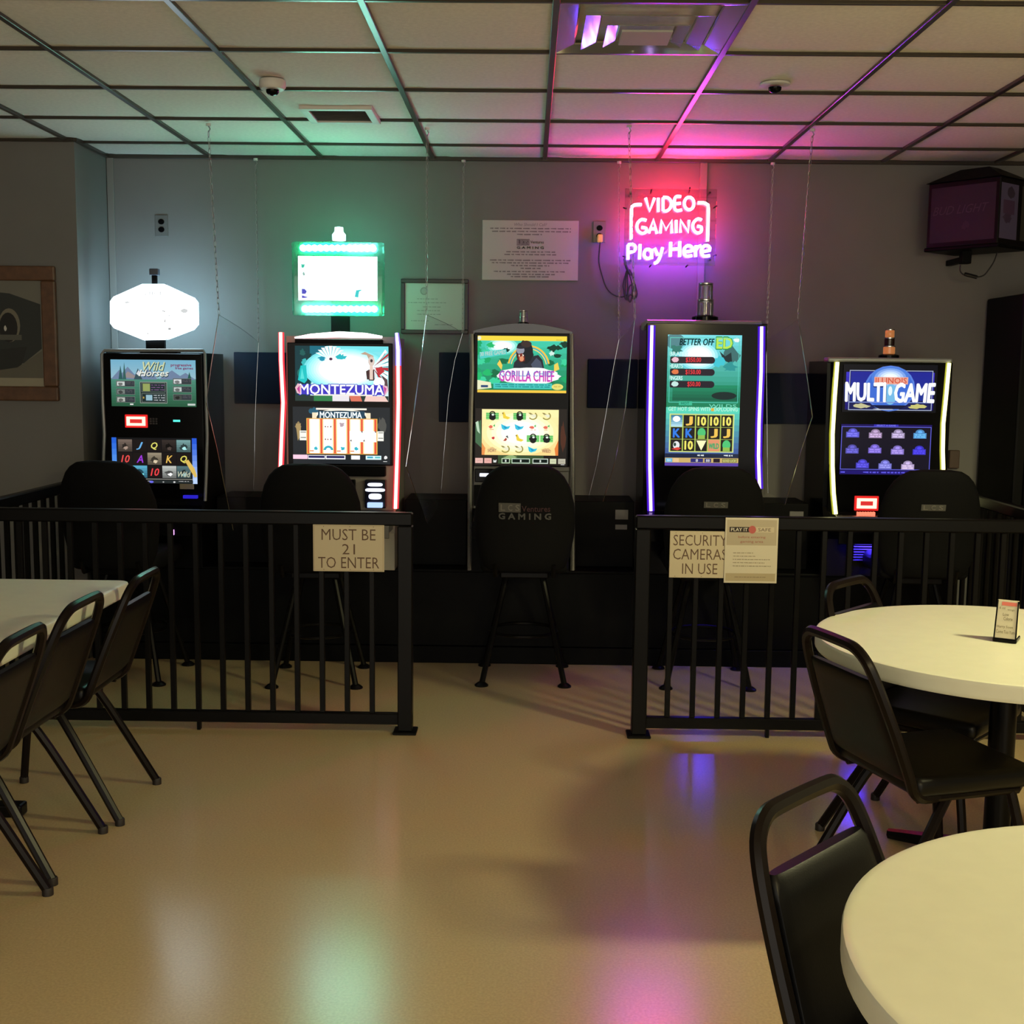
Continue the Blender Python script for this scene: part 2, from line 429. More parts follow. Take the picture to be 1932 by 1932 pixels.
# ================================================================== RAILINGS
YF = 5.025; HR = .952
def rail_run(label, axis, fixed, a, b, posts, balusters, feet, tailposts=()):
    base = (fixed, a, 0) if axis == 'y' else (a, fixed, 0)
    t = thing('metal_railing', label, 'railing', base, 'black metal railings around the machines')
    def bx(a0, a1, hw, z0, z1, r=.003):
        m = MB()
        if axis == 'x': m.rbox(a0, a1, fixed-hw, fixed+hw, z0, z1, r, 1)
        else: m.rbox(fixed-hw, fixed+hw, a0, a1, z0, z1, r, 1)
        return m
    bx(a, b, .024, HR-.056, HR, .006).build('top_rail', m_fence, t)
    bx(a, b, .018, .037, .085, .004).build('bottom_rail', m_fence, t)
    for p in posts:
        po = sub(bx(p-.031, p+.031, .031, 0.012, HR-.056 if p not in tailposts else HR+.0, .004).build('post', m_fence, t), t)
        bx(p-.05, p+.05, .05, 0, .012, .003).build('base_plate', m_fence, po)
    first = None
    for p in balusters:
        if first is None:
            first = bx(p-.011, p+.011, .011, .085, HR-.056, .002).build('baluster', m_fence, t); fp = p
        else:
            c = first.copy(); COL.objects.link(c); c.parent = t
            c.location = first.location + (Vector((p-fp, 0, 0)) if axis == 'x' else Vector((0, p-fp, 0)))
    for p in feet: bx(p-.008, p+.008, .012, 0, .037, .002).build('support_foot', m_fence, t)
    return t
rail_run('black railing with a MUST BE 21 notice, left of the entrance gap', 'x', YF, -2.42, -.482, [-2.389, -.513],
         [-1.402+.1067*k for k in range(-8, 8)], [-1.402], ())
rail_run('black railing carrying the security camera notice, right of the entrance gap', 'x', YF, .455, 2.30, [.486, 2.27],
         [.607+.1067*k for k in range(0, 15)], [1.036], ())
rail_run('black side railing running to the wall under the framed picture', 'y', -2.40, YF+.035, YJ-.014, [], [YF+.13+.1067*k for k in range(0, 10)], [5.6], ())
rail_run('black side railing running to the wall at the right end', 'y', 2.27, YF+.035, YW-.014, [], [YF+.13+.1067*k for k in range(0, 15)], [5.8], ())

# ---- notices on the railing
def sheet(name, label, cat, px, Y, th, color, rough=.5, group=None):
    x0, x1, z0, z1 = px
    t = thing(name, label, cat, ((x0+x1)/2, Y, z0), group)
    MB().rbox(x0, x1, Y-th, Y, z0, z1, min(.001, th/3), 1).build('board', mat(name+'_board_'+str(color), color, rough), t)
    a = Art(x0, x1, z0, z1, Y-th-.0003); a.rect(.004, .004, .996, .996, color); return t, a
YS = YF-.0245
t, a = sheet('notice_sign', 'beige MUST BE 21 TO ENTER notice fixed to the left railing', 'sign', rect_px(591, 725, 990, 1078, YS), YS, .004, (190, 176, 148))
br = (88, 62, 44)
a.frame_rect(.015, .02, .985, .98, .004, (150, 130, 100))
a.text('MUST BE', .12, .09, .88, .33, br, bold=-.004).text('21', .41, .41, .59, .63, br, bold=-.004).text('TO ENTER', .07, .69, .93, .93, br, bold=-.004)
for u in (.15, .52, .85): a.ell(u, .04, .006, .009, (110, 90, 70)); a.ell(u, .96, .006, .009, (110, 90, 70))
a.build('lettering', t, m_print)
t, a = sheet('notice_sign', 'beige SECURITY CAMERAS IN USE notice partly behind the white leaflet', 'sign', rect_px(1263, 1374, 1002, 1090, YS), YS, .004, (190, 176, 148))
a.text('SECURITY', .06, .08, .97, .31, br, bold=-.004).text('CAMERAS', .06, .38, .97, .61, br, bold=-.004).text('IN USE', .22, .69, .82, .92, br, bold=-.004)
for u in (.1, .55): a.ell(u, .04, .006, .009, (110, 90, 70)); a.ell(u, .97, .006, .009, (110, 90, 70))
a.build('lettering', t, m_print)
t, a = sheet('leaflet', 'white PLAY IT SAFE leaflet overlapping the security camera notice', 'leaflet', rect_px(1367, 1467, 977, 1100, YS-.006), YS-.006, .002, (200, 190, 168), .35)
a.rect(.03, .03, .97, .42, (172, 158, 134)).rect(.03, .85, .97, .97, (170, 154, 122))
a.rect(.08, .14, .52, .22, (40, 26, 20)).rect(.52, .14, .92, .22, (192, 178, 152))
a.ell(.51, .18, .07, .06, (178, 84, 78))
a.text('PLAY IT', .11, .155, .42, .205, (235, 225, 205)).text('SAFE', .62, .155, .86, .205, (90, 70, 60))
a.text('before entering', .25, .275, .76, .32, (150, 80, 68)).text('gaming area', .29, .345, .72, .39, (150, 80, 68))
a.lines(.16, .9, [(.53, .16, .54), (.58, .16, .6), (.63, .16, .86), (.68, .16, .76), (.73, .16, .88)], .014, (150, 138, 116), 5)
a.lines(.2, .8, [(.90, .2, .8)], .014, (140, 124, 96), 6)
a.build('lettering', t, m_print)

# ================================================================== MACHINE BASE
BF = 6.262
base = thing('machine_base', 'long black base the gaming machines stand on', 'cabinet', (0, BF, 0))
MB().rbox(-2.31, 2.232, BF+.02, YW-.015, .09, .49, .004).build('body', m_black, base)
MB().rbox(-2.31, 2.232, BF, YW-.015, .0, .09, .004).build('plinth', m_black, base)
MB().rbox(-2.31, 2.232, BF, YW-.015, .49, .505, .004).build('top_board', m_black, base)
for x0, x1 in ((-1.668, -1.315), (-.655, -.325), (.245, .57), (1.225, 1.5)):
    fp = sub(MB().rbox(x0, x1, 6.40, YW-.015, .505, .86, .004).build('filler_box', m_black, base), base)
m_stick = mat('grey_sticker', (105, 104, 104), .5)
for x0, x1, y0, y1 in ((1161, 1185, 962, 980), (1161, 1183, 990, 999), (1490, 1516, 965, 974)):
    q = rect_px(x0, x1, y0, y1, 6.398)
    MB().box(q[0], q[1], 6.398, 6.3995, q[2], q[3]).build('sticker', m_stick, base)

# ================================================================== GAMING MACHINES
def candle(t, px0, px1, py0, py1, Y, tiers, foot=True):
    x0, x1, z0, z1 = rect_px(px0, px1, py0, py1, Y); cx = (x0+x1)/2; h = z1-z0; r = (x1-x0)/2
    top = sub(MB().lathe([(r, 0), (r, .12*h), (r*.72, .16*h)], (cx, Y, z0), 20).build('lamp_foot', m_blackgloss if foot else m_chrome, t, True), t)
    z = .16
    step = (1-.16)/len(tiers)
    for i, (m, rr) in enumerate(tiers):
        a, b = z+i*step, z+(i+1)*step-.04
        o = MB().lathe([(r*rr*.9, a*h), (r*rr, (a+.02)*h), (r*rr, (b-.02)*h), (r*rr*.9, b*h)], (cx, Y, z0), 20).build('lamp_lens', m, top, True)
        MB().lathe([(r*rr*1.03, (b)*h), (r*rr*1.03, (b+.035)*h)], (cx, Y, z0), 20).build('lamp_ring', m_chrome, top, True)

def cabinet(name, label, px, top, zb=.505, m=None):
    x0, x1 = px
    t = thing(name, label, 'gaming machine', ((x0+x1)/2, 6.3, zb), 'video gaming machines along the wall')
    return t
def side_profile(t, x0, x1, top, m, yf=6.275, yb=6.70, name='body'):
    prof = [(6.20, .507), (6.20, .70), (yf, .86), (yf, 1.2), (yf+.02, top), (yb, top), (yb, .507)]
    return MB().prism_x(prof, x0, x1).build(name, m, t)
def deck(t, x0, x1, m, z=.80):
    MB().prism_x([(6.21, .722), (6.05, .726), (6.045, .695), (6.03, .70), (6.03, z-.03), (6.05, z-.012), (6.27, z+.03), (6.27, .722)], x0, x1).build('button_deck', m, t)
def bezel(t, r, y, th=.012, m=None, name='bezel'):
    x0, x1, z0, z1 = r
    return MB().rbox(x0, x1, y, y+th, z0, z1, .004).build(name, m or m_blackgloss, t)
def strip(t, pts, r, m, name='light_strip'):
    return MB().tube(pts, r, 8).build(name, m, t, True)
def screen(t, r, y, name):
    x0, x1, z0, z1 = r
    o = sub(MB().box(x0, x1, y-.003, y+.002, z0, z1).build(name, m_blackgloss, t), t)
    return o, Art(x0, x1, z0, z1, y-.0032)
YP = 6.262         # plane of the screens

# ---------- machine 1: horses
t = cabinet('gaming_machine', 'black gaming machine with silver edge and a six-sided white sign on top, leftmost', (-2.2, -1.69), 1.63)
side_profile(t, -2.205, -1.695, 1.622, m_black)
bezel(t, rect_px(197, 384, 667, 940, YP+.006), YP+.003)
tr = [at(387, 945, YP), at(389, 900, YP), at(391, 820, YP), at(389, 760, YP), at(386.5, 668, YP), at(384, 661, YP), at(197, 661, YP), at(192, 668, YP), at(194, 760, YP), at(197, 820, YP), at(194, 900, YP), at(193, 945, YP)]
strip(t, tr, .0085, m_silver, 'edge_trim')
o, a = screen(t, rect_px(210, 370, 679, 767, YP), YP, 'upper_screen')
a.grad(0, 0, 1, .42, (120, 178, 205), (150, 190, 205), 8).grad(0, .40, 1, 1, (78, 140, 120), (44, 92, 66), 10)
for u, w, h in ((.1, .10, .2), (.2, .13, .27), (.34, .12, .2), (.45, .1, .25), (.72, .16, .2), (.88, .14, .15)):
    a.poly([(u-w, .42), (u, .42-h), (u+w, .42)], (112, 132, 162))
a.poly([(.14, .38), (.2, .25), (.3, .36), (.3, .4)], (150, 140, 140)).poly([(.27, .42), (.32, .18), (.37, .42)], (60, 84, 92)).poly([(.09, .42), (.115, .12), (.14, .42)], (48, 92, 92)).poly([(.14, .42), (.16, .05), (.18, .42)], (54, 96, 92)).poly([(.9, .42), (.925, .25), (.95, .42)], (40, 92, 82))
a.poly([(.3, .30), (.33, .22), (.345, .27), (.38, .24), (.4, .34), (.34, .36)], (215, 220, 225))
a.text('Wild', .385, .06, .645, .24, (40, 66, 72), shear=.3, bold=.05).text('Wild', .38, .045, .64, .23, (205, 215, 170), shear=.3, bold=.02)
a.text('Horses', .335, .225, .685, .365, (40, 60, 66), shear=.3, bold=.05).text('Horses', .33, .21, .68, .35, (235, 238, 225), shear=.3, bold=.02)
a.text('progressive', .71, .08, .95, .15, (128, 52, 92), bold=.04).text('free games', .76, .15, .97, .21, (118, 52, 100), bold=.04)
def cell(a, u0, v0, u1, v1, pic, seed):
    a.rect(u0, v0, u1, v1, (52, 60, 64)).frame_rect(u0, v0, u1, v1, .004, (120, 132, 124))
    m = u0+(u1-u0)*.46
    a.rect(u0+.01, v0+.02, m, v1-.02, pic); a.blob((u0+m)/2, (v0+v1)/2+.01, (m-u0)*.32, (v1-v0)*.3, tuple(int(x*.55) for x in pic), seed=seed)
    a.lines(m+.01, u1-.01, [(v0+.03+k*.032, m+.012, u1-.012) for k in range(int((v1-v0-.04)/.034))], .014, (92, 88, 96), seed)
for k, v in enumerate((.45, .62, .79)):
    cell(a, .06, v, .28, v+.13, ((205, 212, 208), (120, 128, 124), (180, 186, 178))[k], k+2)
for k, v in enumerate((.39, .56, .73)):
    cell(a, .73, v, .95, v+.13, ((220, 224, 224), (190, 200, 196), (70, 76, 72))[k], k+8)
a.rect(.34, .47, .66, .93, (34, 48, 48)).frame_rect(.34, .47, .66, .93, .006, (150, 160, 150)).frame_rect(.36, .49, .64, .69, .004, (130, 140, 132)).frame_rect(.36, .72, .64, .91, .004, (130, 140, 132))
a.rect(.375, .51, .46, .67, (150, 164, 96)).lines(.47, .63, [(.53, .47, .63), (.58, .47, .63), (.63, .47, .63)], .02, (120, 88, 130), 4)
a.rect(.41, .75, .485, .87, (150, 190, 205)).lines(.5, .63, [(.75, .5, .63), (.8, .5, .63), (.85, .5, .63)], .022, (180, 186, 190), 9).rect(.375, .79, .39, .83, (190, 160, 80))
a.rect(.22, .94, .26, .97, (220, 225, 220)).rect(.9, .93, .99, .97, (200, 210, 205))
a.build('screen_picture', o)
o, a = screen(t, rect_px(212, 372, 826, 912, YP), YP, 'lower_screen')
a.rect(0, 0, 1, 1, (20, 20, 22)).grad(.0, 0, .055, 1, (40, 100, 220), (130, 200, 255), 8).grad(.945, 0, 1, 1, (40, 90, 220), (190, 215, 255), 8)
pics = {0: (116, 100, 90), 3: (54, 46, 42), 4: (118, 160, 160), 7: (150, 138, 116), 10: (150, 150, 110), 11: (90, 175, 205), 13: (190, 195, 190), 14: (86, 116, 120)}
lets = {1: ('J', (110, 180, 235)), 2: ('Q', (225, 220, 110)), 5: ('10', (235, 80, 78)), 6: ('A', (160, 60, 220)), 8: ('K', (235, 190, 90)), 9: ('Q', (228, 220, 100)), 12: ('10', (240, 70, 74)), 14: ('Wild', (220, 222, 190))}
for i in range(15):
    u0 = .075+(i % 5)*.172; v0 = .04+(i//5)*.285; u1, v1 = u0+.165, v0+.265
    if i in pics:
        a.grad(u0, v0, u1, v1, pics[i], tuple(int(x*.62) for x in pics[i]), 5)
        a.blob(u0+.08, v0+.15, .06, .085, tuple(int(x*.4) for x in pics[i]), seed=i, j=.6); a.blob(u0+.09, v0+.19, .04, .05, tuple(min(255, int(x*1.5)) for x in pics[i]), seed=i+20, j=.6)
    else: a.rect(u0, v0, u1, v1, (30, 25, 24))
    if i in lets:
        w = .1 if len(lets[i][0]) == 2 else .075
        if i == 14: a.text('Wild', u0+.01, v0+.12, u1-.005, v1-.02, lets[i][1], shear=.3)
        else: a.text(lets[i][0], u0+.082-w/2, v0+.06, u0+.082+w/2, v0+.22, lets[i][1], shear=.25, bold=.025)
a.poly([(.86, .5), (.9, .47), (.97, .66), (1, .84), (.97, .86), (.92, .7)], (225, 190, 96))
a.rect(.07, .895, .95, .91, (150, 150, 140)).rect(.07, .93, .95, .99, (40, 46, 46)).lines(.3, .9, [(.94, .37, .47), (.94, .78, .9)], .015, (190, 190, 190), 3)
a.ell(.46, .965, .025, .025, (110, 110, 235)).ell(.6, .965, .01, .014, (180, 180, 180)).ell(.73, .965, .013, .018, (220, 220, 220))
a.build('screen_picture', o)
m_red = glow('red_bill_glow', (1, .24, .17), 5, False); m_redh = glow('red_bill_halo', (1, .02, .02), .9, False)  # bright core, then the red halo painted around it
def bill(t, px, Y, mm):
    x0, x1, z0, z1 = rect_px(*px, Y); w = (z1-z0)*.28
    m = MB().box(x0, x1, Y-.012, Y, z1-w, z1).box(x0, x1, Y-.012, Y, z0, z0+w).box(x0, x0+w*1.2, Y-.012, Y, z0+w, z1-w).box(x1-w*1.2, x1, Y-.012, Y, z0+w, z1-w)
    b = sub(m.build('bill_acceptor', mm, t), t)
    MB().rbox(x0-w*.8, x1+w*.8, Y-.006, Y+.002, z0-w*.8, z1+w*.8, .003).build('bill_halo', m_redh, b)  # glowing red surround stands in for the bloom of the acceptor
    MB().box(x0+w*1.3, x1-w*1.3, Y-.008, Y, z0+w*1.1, z1-w*1.1).build('bill_slot', glow('dim_red_slot', (.75, .03, .03), 1.0), b)
bill(t, (240, 275, 786, 803), YP, m_red)
q = rect_px(327, 340, 792, 796, YP); MB().box(q[0], q[1], YP-.004, YP, q[2], q[3]).build('indicator_light', glow('teal_led', (.1, .8, .7), 1.2), t)
q = rect_px(282, 298, 788, 801, YP)
for i in range(3):
    for j in range(3):
        MB().box(q[0]+(q[1]-q[0])*(i+.12)/3, q[0]+(q[1]-q[0])*(i+.85)/3, YP-.003, YP, q[2]+(q[3]-q[2])*(j+.12)/3, q[2]+(q[3]-q[2])*(j+.85)/3).build('keypad_key', mat('dark_key', (40, 36, 36), .5), t)
q = rect_px(339, 366, 913, 923, YP-.004); MB().rbox(q[0], q[1], YP-.006, YP, q[2], q[3], .002).build('ticket_slot', mat('tan_plate', (150, 140, 120), .5), t)
q = rect_px(347, 374, 934, 940, YP-.03); MB().rbox(q[0], q[1], YP-.05, YP-.03, q[2], q[3], .002).build('button_light', glow('deep_blue_led', (.03, .02, .8), .7), t)
deck(t, -2.19, -1.71, m_black)
q = rect_px(323, 329, 988, 998, 6.03); MB().rbox(q[0], q[1], 6.018, 6.029, q[2]-.03, q[3]-.03, .002).build('deck_light', glow('violet_deck_led', (.8, .3, 1), 2.5, False), t)
# six-sided top sign
Ysg = 6.36
hexp = [(268, 536), (310, 536), (364, 561), (371, 570), (371.5, 612), (363, 622), (313, 641), (272, 642), (215, 619), (208, 610), (207.5, 569), (214, 560)]
hp = [(at(x, y, Ysg).x, at(x, y, Ysg).z) for x, y in hexp]
cxh = sum(p[0] for p in hp)/12; czh = sum(p[1] for p in hp)/12
sg = sub(MB().prism_y([(cxh+(x-cxh)*.985, czh+(z-czh)*.985) for x, z in hp], Ysg, Ysg+.05).build('sign_box', mat('sign_edge_glow', (160, 190, 170), .4, emit=(.45, .75, .95), estr=14), t), t)
a = Art(min(p[0] for p in hp), max(p[0] for p in hp), min(p[1] for p in hp), max(p[1] for p in hp), Ysg-.001)
def uvof(x, y):
    p = at(x, y, Ysg); r = a.r; return ((p.x-r[0])/(r[1]-r[0]), (r[3]-p.z)/(r[3]-r[2]))
a.poly([uvof(x, y) for x, y in hexp], (235, 250, 255), 6)
a.text('VIRT', .38, .13, .62, .2, (212, 216, 218), 1.0).blob(.2, .33, .035, .02, (215, 218, 218), seed=4).blob(.86, .47, .05, .045, (215, 218, 218), seed=5)
a.poly([(.52, .468), (.6, .462), (.645, .475), (.63, .495), (.6, .476)], (150, 150, 150)).poly([(.64, .53), (.67, .555), (.70, .54), (.68, .57)], (165, 165, 165)).poly([(.63, .62), (.645, .63), (.635, .69), (.62, .66)], (195, 195, 195))
a.text('gaming', .5, .80, .69, .86, (200, 202, 202), rot=-.35).rect(.665, .77, .70, .81, (170, 170, 170)).blob(.43, .88, .012, .02, (205, 205, 205), seed=8)
a.build('sign_face', sg, printed('bright_sign_image', True)); MATS['bright_sign_image'].cycles.emission_sampling = 'FRONT'
MB().rbox(cxh-.05, cxh+.05, Ysg+.012, Ysg+.04, 1.620, at(290, 641, Ysg).z+.003, .003).build('sign_stem', m_black, t)
MB().rbox(-2.05, -1.85, Ysg, Ysg+.06, 1.620, 1.632, .002).build('sign_foot', m_black, t)
q = rect_px(283, 300, 507, 536, Ysg+.02)
MB().rbox(q[0], q[1], Ysg+.005, Ysg+.04, q[2]+.045, q[3], .004).build('sign_lamp', mat('dim_grey_lens', (70, 76, 90), .4), t)
MB().rbox(q[0]+.01, q[1]-.01, Ysg+.012, Ysg+.03, q[2]-.005, q[2]+.047, .003).build('lamp_neck', m_black, t)

# ---------- machine 2: red light strips
t = cabinet('gaming_machine', 'pale gaming machine with red light strips and a green lit sign above it', (-1.29, -.67), 1.72)
side_profile(t, -1.262, -.69, 1.715, m_lightgrey)
bezel(t, rect_px(543, 741, 647, 878, YP), YP-.002)
x0, x1, z0, z1 = rect_px(556, 722, 640, 649, YP); MB().rbox(x0, x1, YP, YP+.03, z0, z1, .004).build('top_ledge', m_black, t)
m_rs = glow('red_strip_glow', (1, .42, .34), 3.4); m_rh = glow('red_strip_halo', (1, .03, .05), 1.6)  # white-hot core and the red bloom around it, as two glowing colours
m_ps = glow('pink_white_strip_glow', (1, .55, .60), 3.6)
m_vs = glow('violet_white_strip_glow', (.72, .66, 1), 3.2); m_vh = glow('violet_strip_halo', (.3, .2, 1), 1.0)  # core, then a violet halo colour put around it
def cored(t, pts, r, core, halo, rh=1.8, y0=YP-.01):
    pw = [at(x, y, y0-(.02 if y > 900 else 0)) for x, y in pts]
    st = sub(strip(t, pw, r, core), t)
    MB().tube([p+Vector((0, .014, 0)) for p in pw], [q*rh for q in r] if isinstance(r, list) else r*rh, 10).build('strip_halo', halo, st, True)  # wider tinted tube behind the core imitates the bloom around the strip
cored(t, [(529.5, 627), (530, 680), (534, 760), (531, 830), (529, 884), (530, 955)], .0085, m_rs, m_rh)
cored(t, [(748, 628), (751, 660), (751, 690)], [.006, .0085, .0085], m_vs, m_vh)
cored(t, [(751, 690), (751.5, 760), (749.5, 850), (746, 960)], .0085, m_rs, m_rh)
tp = [at(556, 637, YP-.005), at(585, 634, YP-.005), at(640, 631, YP-.005)]
strip(t, tp, [.004, .011, .0155], m_ps); strip(t, [at(640, 631, YP-.005), at(690, 633, YP-.005), at(721, 636, YP-.005)], [.0155, .013, .006], glow('white_strip_glow', (1, .85, .9), 3))
o, a = screen(t, rect_px(557, 733, 653, 757, YP-.004), YP-.004, 'upper_screen')
W = (255, 255, 255)
a.grad(0, 0, 1, 1, (120, 232, 240), (235, 255, 255), 10, 1.0)
a.rect(0, 0, .16, 1, (20, 60, 66)).poly([(.16, 0), (.34, 0), (.22, .2), (.2, .5), (.16, .75)], (24, 110, 130))
for i, (u, v, rx, ry) in enumerate(((.08, .12, .05, .08), (.1, .3, .04, .09), (.15, .18, .04, .06), (.05, .5, .04, .1), (.27, .16, .07, .1), (.2, .34, .05, .1))):
    a.blob(u, v, rx, ry, ((34, 96, 92), (60, 190, 190), (18, 60, 60), (30, 120, 110), (20, 130, 160), (60, 180, 200))[i], seed=i, j=.6)
a.soft(.55, .42, .46, .40, W, (126, 233, 240), 1.8, 1.0, 14, 1.7)
a.poly([(.03, .62), (.06, .36), (.12, .35), (.13, .62), (.1, .68)], (30, 200, 200)).poly([(.055, .6), (.075, .4), (.1, .6)], (90, 230, 225))
for i in range(-4, 5):
    ang = i*.28; a.poly([(.385+.012*i, .22), (.385+.16*math.sin(ang)-.02, .22-.22*math.cos(ang)), (.385+.16*math.sin(ang)+.02, .22-.22*math.cos(ang))], W, 1.3); 
    a.poly([(.387+.012*i, .21), (.385+.15*math.sin(ang)+.012, .22-.21*math.cos(ang)), (.385+.15*math.sin(ang)+.018, .22-.21*math.cos(ang))], (90, 130, 150))
a.ell(.385, .24, .045, .06, (235, 240, 240), 1.2).ell(.385, .235, .018, .025, (84, 44, 80))
a.blob(.5, .2, .07, .07, (40, 190, 200), seed=12, j=.6).blob(.29, .22, .05, .06, (30, 150, 180), seed=13, j=.6)
for i in range(9):
    ang = -.9+i*.27; a.poly([(.83, .38), (.83+.22*math.cos(ang), .34+.34*math.sin(ang)-.02), (.83+.22*math.cos(ang+.12), .34+.34*math.sin(ang+.12))], ((255, 250, 250), (190, 48, 56), (250, 230, 230))[i % 3], 1.0 if i % 3 == 1 else 1.2)
    a.poly([(.86, .38), (.82+.2*math.cos(ang+.14), .34+.32*math.sin(ang+.14)), (.82+.2*math.cos(ang+.17), .34+.32*math.sin(ang+.17))], (70, 40, 52))
a.poly([(.7, .14), (.75, .1), (.84, .17), (.85, .3), (.8, .27), (.77, .16)], (196, 166, 142)).ell(.82, .27, .035, .09, (225, 205, 195)).ell(.82, .26, .014, .03, (60, 50, 56))
a.rect(.79, .42, .85, .62, (80, 50, 54)).rect(.80, .35, .835, .6, (235, 210, 196)).poly([(.76, .45), (.79, .42), (.79, .6), (.77, .6)], (70, 46, 46)).poly([(.86, .4), (.93, .36), (.96, .45), (.9, .53)], (200, 50, 60))
a.poly([(.93, .52), (.99, .6), (1, .8), (.96, .7)], (92, 70, 74)).ell(.9, .66, .06, .1, W, 1.2)
a.rect(0, .9, 1, 1, (40, 60, 56)).rect(.2, .9, .4, 1, (50, 130, 76)).rect(.4, .89, .58, 1, (240, 235, 240)).poly([(.58, .9), (.7, .9), (.72, 1), (.6, 1)], (226, 120, 96)).poly([(.76, .9), (.96, .9), (1, 1), (.74, 1)], (250, 210, 200))
a.rect(.04, .70, .96, .88, (70, 60, 200)).text('MONTEZUMA', .045, .695, .955, .885, (60, 50, 190), bold=.09).text('MONTEZUMA', .05, .70, .95, .87, (240, 242, 255), 1.2, bold=.03, taper=.12, ).rect(.2, .875, .83, .9, (250, 246, 236))
a.poly([(.0, .76), (.03, .68), (.07, .72), (.06, .88), (.02, .86)], (240, 190, 205)).poly([(.02, .78), (.05, .72), (.05, .87)], (196, 60, 150)).poly([(.94, .7), (.99, .72), (1, .8), (.96, .9)], (240, 190, 205)).poly([(.95, .72), (.98, .76), (.96, .88)], (200, 60, 160))
a.build('screen_picture', o)
o, a = screen(t, rect_px(553, 736, 768, 875, YP-.004), YP-.004, 'lower_screen')
a.rect(0, 0, 1, 1, (38, 42, 46)).blob(.22, .08, .09, .08, (40, 96, 120), seed=3, j=.6).blob(.06, .35, .04, .1, (150, 130, 90), seed=5, j=.5).poly([(.03, .3), (.08, .3), (.085, .5), (.05, .6)], (176, 150, 100)).blob(.92, .3, .05, .2, (84, 84, 80), seed=8, j=.6)
a.arc(.5, .17, .3, .13, .16, 0, PI, (250, 240, 220), 1.2).rect(.2, .1, .245, .21, (250, 235, 200)).rect(.755, .1, .8, .21, (250, 235, 200)).rect(.26, .07, .74, .21, (36, 70, 92)).rect(.24, .02, .76, .05, (250, 240, 225), 1.1)
a.text('MONTEZUMA', .28, .09, .71, .19, (240, 255, 255), 1.3, bold=.03, taper=.12)
a.rect(.14, .2, .87, .83, (245, 190, 80)).rect(.15, .21, .86, .82, (238, 90, 62))
for i in range(5):
    u = .165+i*.139
    a.rect(u, .215, u+.118, .815, (255, 226, 150), 1.0).rect(u+.012, .215, u+.106, .815, (255, 250, 238), 1.7)
    if i in (0, 2, 3): a.blob(u+.07, .73, .03, .04, (60, 190, 210), seed=i, j=.5).rect(u+.01, .765, u+.05, .785, (230, 120, 60))
for v in (.36, .58): a.poly([(.325, v), (.335, v-.04), (.345, v)], (120, 90, 90)).poly([(.35, v), (.36, v-.03), (.37, v)], (150, 60, 60)).poly([(.38, v), (.395, v-.04), (.4, v)], (100, 80, 80))
a.arc(.365, .76, .05, .08, .5, 0, PI, (60, 180, 200))
a.blob(.505, .31, .035, .05, (190, 170, 180), seed=2, j=.5)
a.rect(.585, .42, .86, .61, (255, 252, 244), 1.6).poly([(.585, .6), (.6, .56), (.61, .6)], (110, 96, 90)).poly([(.72, .6), (.735, .56), (.745, .6)], (110, 96, 90)).poly([(.7, .42), (.72, .42), (.715, .46)], (110, 96, 90)).poly([(.84, .42), (.86, .42), (.855, .46)], (110, 96, 90))
for u0, u1 in ((.07, .14), (.87, .935)): a.rect(u0, .42, u1, .59, (245, 245, 235), 1.1).rect(u0+.01, .44, u1-.005, .452, (70, 70, 70)).rect(u0+.01, .535, u1-.005, .547, (70, 70, 70))
a.rect(.0, .845, .15, .92, (255, 205, 225), 1.1).rect(.155, .85, .33, .92, (245, 245, 250), 1.1).rect(.16, .86, .325, .9, (46, 44, 100)).rect(.335, .85, .54, .92, (245, 245, 250), 1.1).rect(.345, .86, .53, .9, (46, 44, 100)).rect(.6, .85, .69, .92, (255, 250, 245), 1.2).rect(.75, .85, .91, .92, (220, 245, 250), 1.1).rect(.765, .865, .825, .895, (60, 170, 205)).rect(.845, .865, .9, .895, (100, 200, 205)).blob(.955, .88, .02, .035, (240, 240, 240), seed=4)
a.rect(.93, .945, .97, .955, (230, 230, 230))
a.build('screen_picture', o)
x0, x1, z0, z1 = rect_px(548, 728, 879, 898, YP-.012); MB().rbox(x0, x1, YP-.03, YP+.012, z0, z1, .006).build('screen_sill', m_black, t)
x0, x1, z0, z1 = rect_px(640, 670, 905, 950, YP-.02); MB().rbox(x0, x1, YP-.03, YP+.01, z0, z1, .006).build('ticket_slot', m_black, t)
x0, x1, z0, z1 = rect_px(689, 729, 905, 958, YP-.02)
bo = sub(MB().rbox(x0, x1, YP-.045, YP+.01, z0, z1, .006).build('bill_panel', mat('blue_black_panel', (16, 18, 34), .25), t), t)
mlw = glow('blue_white_led', (.75, .78, 1), 2.6, False)
for (u0, u1, v0, v1) in ((.15, .85, .10, .22), (.04, .96, .29, .41), (.2, .8, .48, .68)):
    cx = x0+(x1-x0)*(u0+u1)/2; cz = z1-(z1-z0)*(v0+v1)/2; rx = (x1-x0)*(u1-u0)/2; rz = (z1-z0)*(v1-v0)/2
    MB().prism_y([(cx+rx*math.copysign(abs(math.cos(2*PI*i/20))**.6, math.cos(2*PI*i/20)), cz+rz*math.copysign(abs(math.sin(2*PI*i/20))**.6, math.sin(2*PI*i/20))) for i in range(20)], YP-.050, YP-.044).build('panel_light', mlw, bo)
x0, x1, z0, z1 = rect_px(694, 722, 948, 957, YP-.05); MB().rbox(x0, x1, YP-.075, YP-.044, z0, z1, .002).build('panel_light', glow('pale_blue_led', (.35, .5, .9), 1.6), bo)
deck(t, -1.25, -.70, m_grey, .79)
q = rect_px(706, 718, 986, 992, 6.04); MB().rbox(q[0], q[1], 6.018, 6.034, q[2], q[3], .002).build('deck_light', glow('red_led', (1, .08, .05), 4), t)
